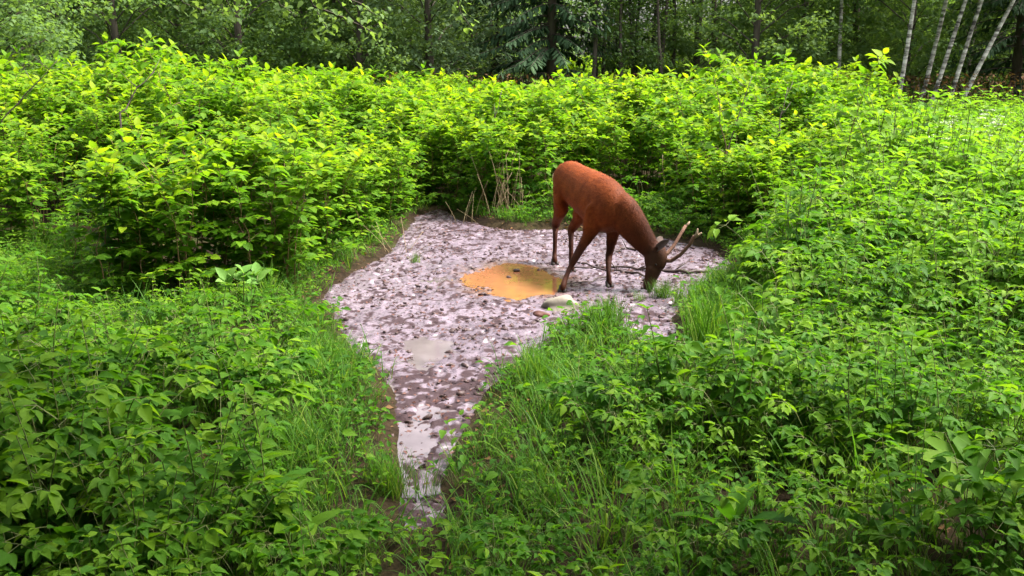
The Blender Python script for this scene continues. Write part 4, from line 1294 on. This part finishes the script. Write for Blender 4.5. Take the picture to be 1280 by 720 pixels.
M['blossom'] = noise_mat('white_blossom', [(0.3, (0.45, 0.45, 0.38)), (0.7, (0.7, 0.7, 0.62))], 20, rough=0.8, bump=0)
def umbel(px, Y, H, seed):
    p = atz(px, Y, 0); r = np.random.default_rng(seed)
    e = empty('flowering_herb', (p[0], p[1], ground_z(p[0:1], p[1:2])[0]))
    mb = MB(); mb.tube([[0, 0, -.02], [.02, 0, H * .6], [.03, .01, H]], [.006, .005, .003], 5)
    st_ = obj('stalk', mb.mesh('stalk', [M['stem']]), e)
    for q_ in range(3):
        c = np.array([.03 + r.normal(0, .09) * (q_ > 0), r.normal(0, .09) * (q_ > 0), H - .09 * q_])
        mb = MB(); mb.tube([[.025, .008, H * .8], c], [.003, .002], 4)
        n = 46; a = r.uniform(0, 6.28, n); rr = .075 * np.sqrt(r.random(n))
        P_ = np.stack([c[0] + np.cos(a) * rr, c[1] + np.sin(a) * rr, c[2] + .02 - 2 * rr ** 2 + r.normal(0, .006, n)], 1)
        mb.leaves(P_, dirs(a, r.normal(.2, .3, n)), np.c_[r.normal(0, .4, (n, 2)), np.ones(n)], .016, .014, .5, RHOMB, 1)
        obj('flower_head', mb.mesh('flower_head', [M['stem'], M['blossom']]), e)
    tag(e, 'white flowering herb standing in the yellow-green field before the birches', 'flower', 'white flowering herbs in the field')
ru = np.random.default_rng(8)
for q_ in range(26):
    Yq = ru.uniform(12.5, 24)
    umbel(ru.uniform(1140, 1276), Yq, ru.uniform(0.95, 1.25), q_)

# ------------------------------------------------------------------ trees
def make_tree(seed, H=11.0, base=0.4, rad=2.4, clusters=330, per=46, leaf=0.15, trunk_r=0.13, mat='tree_leaf', bark='bark', lean=(0, 0), limbs=16, low_bias=0.5):
    r = np.random.default_rng(seed); tr, cr = MB(), MB()
    u = np.linspace(0, 1, 12)
    P_ = np.stack([lean[0] * u + 0.12 * np.sin(u * 6 + seed), lean[1] * u + 0.12 * np.cos(u * 5 + seed) - 0.12 * math.cos(seed), H * 0.96 * u - 0.1], 1)
    tr.tube(P_, trunk_r * (1.05 - u) ** 0.8 + 0.012, 10)
    def axis(z): return np.array([np.interp(z, P_[:, 2], P_[:, 0]), np.interp(z, P_[:, 2], P_[:, 1]), z])
    cen = []
    for q_ in range(clusters):
        f = r.random() ** (1.0 + low_bias)
        z = base + (H - base) * f
        prof = math.sin(math.pi * min(1, 0.18 + 0.82 * f)) ** 0.6
        a = r.uniform(0, 6.28)
        bulge = 0.75 + 0.5 * vnoise(np.array([a * 1.3 + seed]), np.array([z * 0.8]), seed)[0]
        rr = rad * prof * bulge * (0.35 + 0.65 * math.sqrt(r.random()))
        cen.append(axis(z) + [math.cos(a) * rr, math.sin(a) * rr, r.normal(0, .15)])
    cen = np.array(cen)
    pick = r.choice(len(cen), min(limbs * 3, len(cen)), replace=False)
    for c in cen[pick]:
        dist = math.hypot(c[0] - axis(c[2])[0], c[1] - axis(c[2])[1])
        s = axis(max(0.15, c[2] - 0.55 * dist - 0.1))
        m_ = (s + c) / 2 + [0, 0, 0.12 * dist]
        tr.tube([s, m_, c], [trunk_r * 0.26 * (1.1 - s[2] / H), trunk_r * 0.16, 0.008], 5, caps=False)
    n = clusters * per
    ci = np.repeat(np.arange(clusters), per)
    off = r.normal(0, 1, (n, 3)); off /= np.linalg.norm(off, axis=1)[:, None]
    csz = r.uniform(0.32, 0.62, clusters)[ci] * (r.random(n) ** 0.45)
    off = off * csz[:, None] * np.array([1, 1, 0.55])
    P = cen[ci] + off
    az = np.arctan2(off[:, 1], off[:, 0]) + r.normal(0, 0.8, n)
    D = dirs(az, r.normal(-0.25, 0.4, n))
    N = np.c_[r.normal(0, .45, (n, 2)) + 0.3 * off[:, :2], np.ones(n)]
    L = leaf * r.uniform(0.7, 1.25, n)
    ctint = r.normal(0.5, 0.12, clusters)[ci]
    cr.leaves(P, D, N, L, L * 0.72, np.clip(ctint + r.normal(0, 0.13, n), 0, 1), RHOMB)
    return tr.mesh('trunk', [M[bark]]), cr.mesh('crown', [M[mat]])

def make_spruce(seed, H=13.0, rad=2.6):
    r = np.random.default_rng(seed); tr, cr = MB(), MB()
    tr.tube(np.array([[0, 0, -0.1], [0.03, 0, H * .5], [0, 0.02, H]]), [0.17, 0.10, 0.01], 10)
    P, D, N, L = [], [], [], []
    z = 0.35
    while z < H - 0.4:
        f = z / H
        for q_ in range(r.integers(5, 8)):
            a = r.uniform(0, 6.28); ln = rad * (1 - f) ** 0.85 * r.uniform(0.75, 1.1) + 0.15
            u = np.linspace(0, 1, 7)
            bp = np.array([0, 0, z + r.normal(0, .08)]) + dirs(a, 0.0) * (ln * u)[:, None] + np.array([0, 0, 1]) * (0.10 * ln * u - 0.42 * ln * u ** 2 + 0.12 * ln * u ** 4)[:, None]
            tr.tube(bp, np.linspace(0.02, 0.006, 7), 4, caps=False)
            n = int(ln * 30)
            w = r.uniform(0.12, 1, n)
            p = np.stack([np.interp(w, u, bp[:, c]) for c in range(3)], 1)
            sd = np.where(r.random(n) < .5, 1, -1)
            la = a + sd * r.uniform(0.3, 1.2, n)
            P.append(p); D.append(dirs(la, r.uniform(-1.0, -0.1, n))); N.append(np.c_[r.normal(0, .3, (n, 2)), np.ones(n)])
            L.append(r.uniform(0.14, 0.34, n))
        z += r.uniform(0.20, 0.34)
    P, D, N, L = map(np.concatenate, (P, D, N, L))
    cr.leaves(P, D, N, L, L * 0.26, np.clip(r.normal(.5, .2, len(P)), 0, 1), SPRAY)
    return tr.mesh('trunk', [M['bark']]), cr.mesh('crown', [M['needle']])

DECID = [make_tree(800 + k, H=r_, base=0.3, rad=rd, clusters=300, low_bias=0.9) for k, (r_, rd) in enumerate([(11, 2.5), (10, 2.2), (12, 2.8), (9, 2.3), (11, 2.0)])]
PALE = [make_tree(820 + k, H=8.5, base=0.3, rad=2.2, clusters=280, low_bias=0.9, mat='pale_tree_leaf', leaf=0.14) for k in range(2)]
SPRUCE = [make_spruce(840 + k) for k in range(2)]
SAPL = [make_tree(850 + k, H=8.0, base=2.2, rad=0.7, clusters=46, per=34, leaf=0.12, trunk_r=0.055, limbs=8, low_bias=0.2) for k in range(3)]

def plant_tree(name, pair, px, Y, s, rz, label, cat='tree', group='trees along the forest edge'):
    p = atz(px, Y, 0)
    e = empty(name, (p[0], p[1], ground_z(p[0:1], p[1:2])[0])); e.scale = (s, s, s); e.rotation_euler.z = rz
    obj('trunk', pair[0], e); obj('crown', pair[1], e, kind='stuff')
    return tag(e, label, cat, group)

rt = np.random.default_rng(33)
LAB_D = 'dark green broad-leaved tree at the forest edge'
ORD = ['first', 'second', 'third', 'fourth', 'fifth', 'sixth', 'seventh']
for q_, (px, Y, s) in enumerate([(-30, 30, 1.0), (70, 32, 1.0), (150, 29.5, .9), (235, 33, 1.05), (310, 30, 0.95), (385, 32, 1.0), (455, 30, .9)]):
    plant_tree('broadleaf_tree', DECID[rt.integers(5)], px, Y, s, rt.uniform(0, 6.28), LAB_D + ', ' + ORD[6 - q_] + ' beyond the grey-green trees', group='dark trees of the forest edge away from the birches')
plant_tree('pale_tree', PALE[0], 545, 30.5, 1.0, 1.0, 'grey-green bushy tree at the forest edge right beside the spruce')
plant_tree('pale_tree', PALE[1], 490, 33.5, 1.0, 2.0, 'grey-green tree half hidden at the forest edge, second from the spruce')
plant_tree('spruce_tree', SPRUCE[0], 688, 30.0, 1.0, 0.4, 'dark drooping spruce at the forest edge beside the thin bare trunks', 'spruce')
plant_tree('spruce_tree', SPRUCE[1], 1262, 31.0, 1.0, 2.4, 'dark spruce at the forest edge beyond the leaning birches', 'spruce')
plant_tree('spruce_tree', SPRUCE[1], 620, 34.0, 0.9, 4.0, 'spruce standing behind the grey-green bushy tree', 'spruce')
for q_, (px, Y, s) in enumerate([(872, 33, .95), (935, 30, .9), (1000, 32, 1.0), (1060, 33.5, 1.0), (1125, 31.5, .9), (1200, 34, 1.0)]):
    plant_tree('broadleaf_tree', DECID[rt.integers(5)], px, Y, s, rt.uniform(0, 6.28), LAB_D + ', ' + ORD[q_] + ' beyond the thin bare stems', group='dark trees of the forest edge near the birches')
for q_ in range(17):
    px = 738 + q_ * 6.1 + rt.normal(0, 2)
    plant_tree('thin_tree', SAPL[q_ % 3], px, rt.uniform(29, 36), rt.uniform(.8, 1.15), rt.uniform(0, 6.28), 'thin dark bare-stemmed young tree in the gap beside the spruce', group='thin young trees in the forest gap')

def birch(px_b, Y, px_t, label, rad, seed, kx=0.0):
    """white trunk from its foot to where it leaves the picture and on"""
    b = at(px_b, 130, Y); t = at(px_t, 0, Y)
    dx = (t - b) / (t[2] - b[2]); b = b - dx * b[2]
    e = empty('birch_tree', b)
    H = 10.0; u = np.linspace(0, 1, 14)
    r = np.random.default_rng(seed)
    P_ = np.stack([dx[0] * H * u + 0.10 * np.sin(u * 7 + seed) * u, 0.05 * np.sin(u * 5 + seed), H * u - .1], 1)
    mb = MB(); mb.tube(P_, rad * (1.02 - u) ** .7 + .012, 10)
    obj('trunk', mb.mesh('trunk', [M['birch']]), e)
    n = 5200
    z = H * (0.40 + 0.60 * r.random(n)); a = r.uniform(0, 6.28, n); rr = 1.5 * np.sqrt(r.random(n)) * np.sin(np.pi * np.clip((z / H - .38) / .64, .1, 1)) ** .5
    c = np.stack([np.interp(z, P_[:, 2], P_[:, 0]) + np.cos(a) * rr, np.interp(z, P_[:, 2], P_[:, 1]) + np.sin(a) * rr, z], 1)
    L = r.uniform(.07, .11, n)
    mb = MB(); mb.leaves(c, dirs(r.uniform(0, 6.28, n), r.normal(-.6, .4, n)), np.c_[r.normal(0, .5, (n, 2)), np.ones(n)], L, L * .8, np.clip(r.normal(.6, .2, n), 0, 1), RHOMB)
    obj('crown', mb.mesh('crown', [M['tree_leaf']]), e, kind='stuff')
    tag(e, label, 'birch', 'birches at the forest edge')
birch(1122, 27.0, 1144, 'nearly upright white birch trunk beside the tall bright bush', .052, 1)
birch(1163, 27.5, 1207, 'leaning birch trunk next to the upright birch, thickest of the leaning ones', .052, 2)
birch(1184, 27.6, 1226, 'middle one of three leaning birch trunks at the forest edge', .052, 3)
birch(1198, 27.8, 1264, 'most slanted birch trunk of the leaning ones by the spruce', .052, 4)
birch(1047, 30.0, 1051, 'short stretch of pale birch trunk among dark leaves behind the bush', .052, 5)
birch(1150, 29.5, 1182, 'thin greyish birch trunk behind the leaning birches', .06, 6)

# nearer small tree at the edge of the clearing, above the thicket
near_tree = make_tree(901, H=5.2, base=1.6, rad=1.7, clusters=210, per=52, leaf=0.10, trunk_r=.09, mat='tree_leaf')
plant_tree('broadleaf_tree', near_tree, 5, 20.0, 1.0, 0.5, 'smaller lighter-leaved tree standing in front of the dark forest edge', group=None)

# wood further back: one mass
x, y, r = jitter(-34, 34, 37, 62, 3.0, 61)
px_, _ = pix(np.stack([x, y, 0 * x], 1))
gap = (px_ > 700) & (px_ < 880)
k = in_view(x, y, 5) & ~gap
scatter('forest_behind', [p for t_ in DECID[:4] for p in t_], np.repeat(np.stack([x[k], y[k], 0 * x[k]], 1), 2, 0), np.repeat(r.uniform(0, 6.28, k.sum()), 2),
        np.repeat(r.uniform(.85, 1.15, k.sum()), 2), np.stack([w_ := 2 * r.integers(0, 4, k.sum()), w_ + 1], 1).ravel(), 0.0, 61)

# low bushes seen through the gap in the trees
x, y, r = jitter(-2, 16, 34, 75, 1.6, 64)
px_, _ = pix(np.stack([x, y, 0 * x], 1))
k = (px_ > 690) & (px_ < 890)
scatter('bushes_in_the_gap', FAR_BUSH, np.stack([x[k], y[k], 0 * x[k]], 1), r.uniform(0, 6.28, k.sum()), r.uniform(1.1, 1.45, k.sum()), r.integers(0, 4, k.sum()), 0.05, 64)

# unseen trees added behind the camera to cut sky light on the foreground
x, y, r = jitter(-16, 16, -14, -2, 3.2, 65)
k = np.hypot(x + 0.5, y + 1.6) > 2.2
scatter('unseen_shade_trees', [p for t_ in DECID[:4] for p in t_], np.repeat(np.stack([x[k], y[k], 0 * x[k]], 1), 2, 0), np.repeat(r.uniform(0, 6.28, k.sum()), 2),
        np.repeat(r.uniform(.9, 1.15, k.sum()), 2), np.stack([w_ := 2 * r.integers(0, 4, k.sum()), w_ + 1], 1).ravel(), 0.0, 65)

# brown brush and undergrowth under the trees
x, y, r = jitter(-19, 19, 26.5, 35, 0.34, 62)
k = in_view(x, y, 1.5)
x, y = x[k], y[k]; n = len(x)
mb = MB()
for q_ in range(n):
    a = r.uniform(0, 6.28); h = r.uniform(.5, 1.9); ln = r.uniform(.1, .7)
    mb.tube([[x[q_], y[q_], -.03], [x[q_] + math.cos(a) * ln * .4, y[q_] + math.sin(a) * ln * .4, h * .6], [x[q_] + math.cos(a) * ln, y[q_] + math.sin(a) * ln, h]], [.012, .009, .004], 3, mat=1, caps=False)
m_ = n * 9
ci = np.repeat(np.arange(n), 9)
L = r.uniform(.07, .16, m_)
mb.leaves(np.stack([x[ci] + r.normal(0, .3, m_), y[ci] + r.normal(0, .3, m_), r.uniform(.3, 1.9, m_)], 1), dirs(r.uniform(0, 6.28, m_), r.normal(-.4, .5, m_)), np.c_[r.normal(0, .6, (m_, 2)), np.ones(m_)], L, L * .45, np.clip(r.normal(.4, .25, m_), 0, 1), RHOMB)
obj('dry_undergrowth', mb.mesh('dry_undergrowth', [M['dry_leaf'], M['bark']]), kind='stuff')

# ------------------------------------------------------------------ the tree the camera hangs under: its crown shades the foreground
def overhanging_tree():
    r = np.random.default_rng(77)
    b = np.array([-0.5, -1.6, 0.0])
    e = empty('overhanging_tree', b)
    tr, cr = MB(), MB()
    u = np.linspace(0, 1, 10)
    P_ = np.stack([0.2 * np.sin(u * 3), 0.5 * u, 11 * u - .1], 1)
    tr.tube(P_, .30 * (1.05 - u) ** .7 + .02, 14)
    cen = []
    for q_ in range(950):
        f = r.random(); z = 4.2 + 6.5 * f
        a = r.uniform(0, 6.28); rr = (6.2 * math.sin(math.pi * (0.25 + 0.72 * f)) ** .7) * math.sqrt(r.random())
        cen.append([1.0 + math.cos(a) * rr * 1.25, 1.5 + math.sin(a) * rr, z + 0.10 * max(0, rr - 3)])
    cen = np.array(cen)
    for c in cen[r.choice(950, 70, replace=False)]:
        s = np.array([np.interp(c[2] - 1.2, P_[:, 2], P_[:, 0]), np.interp(c[2] - 1.2, P_[:, 2], P_[:, 1]), min(max(3.2, c[2] - 1.4), 10)])
        tr.tube([s, (s + c) / 2 + [0, 0, .3], c], [.06, .035, .01], 6, caps=False)
    n = 950 * 62; ci = np.repeat(np.arange(950), 62)
    off = r.normal(0, 1, (n, 3)); off /= np.linalg.norm(off, axis=1)[:, None]; off *= (r.uniform(.3, .7, 950)[ci] * r.random(n) ** .4)[:, None] * np.array([1, 1, .6])
    L = r.uniform(.11, .17, n)
    cr.leaves(cen[ci] + off, dirs(r.uniform(0, 6.28, n), r.normal(-.3, .4, n)), np.c_[r.normal(0, .4, (n, 2)), np.ones(n)], L, L * .7, np.clip(r.normal(.5, .2, n), 0, 1), RHOMB)
    # low twigs that hang into the picture
    def twig(pxs, Y, seed, leaf=.043):
        pts = np.array([at(px, py, Y + dy) for px, py, dy in pxs]) - b
        tr.tube(pts, np.linspace(.007, .002, len(pts)), 5)
        m_ = 12 * (len(pts) - 1); w = r.uniform(0.1, 1, m_) * (len(pts) - 1)
        p = np.stack([np.interp(w, np.arange(len(pts)), pts[:, c]) for c in range(3)], 1) + r.normal(0, .03, (m_, 3))
        L_ = leaf * r.uniform(.75, 1.25, m_)
        cr.leaves(p, dirs(r.uniform(0, 6.28, m_), r.normal(-.5, .3, m_)), np.c_[r.normal(0, .4, (m_, 2)), np.ones(m_)], L_, L_ * .68, np.clip(r.normal(.65, .15, m_), 0, 1), OVATE)
    for p0 in (at(350, -120, 4.8), at(560, -140, 5.2), at(150, -120, 4.4), at(230, -120, 4.4), at(300, -120, 4.8)):
        a0 = np.array([0.05, 0.15, 3.7]); a1 = p0 - b
        tr.tube([a0, a0 + (a1 - a0) * .45 + [0, 0, .35], a0 + (a1 - a0) * .8 + [0, 0, .2], a1], [.045, .028, .014, .007], 6)
    twig([(350, -120, -1.2), (375, -30, -.3), (392, 8, 0), (408, 34, .1), (402, 44, .1)], 6.0, 1)
    twig([(392, 8, 0), (430, 22, 0), (462, 38, .1), (476, 46, .1)], 6.0, 2)
    twig([(350, -120, -1.2), (385, -20, -.3), (450, 4, 0), (470, 20, .1)], 6.2, 3)
    twig([(560, -140, -1.2), (566, -30, -.3), (575, 14, 0), (588, 34, .1)], 6.4, 4)
    twig([(150, -120, -1.2), (190, -40, -.3), (230, 4, 0), (258, 14, .1)], 5.6, 5)
    twig([(230, -120, -1.2), (260, -40, -.3), (285, 4, 0), (292, 16, .1)], 5.6, 6)
    twig([(300, -120, -1.0), (330, -40, -.3), (350, 6, 0), (372, 20, .1)], 5.8, 7)
    obj('trunk', tr.mesh('trunk', [M['bark']]), e)
    obj('crown', cr.mesh('crown', [M['tree_leaf']]), e, kind='stuff')
    tag(e, 'leafy tree whose low twigs hang down in front of the forest', 'tree')
overhanging_tree()
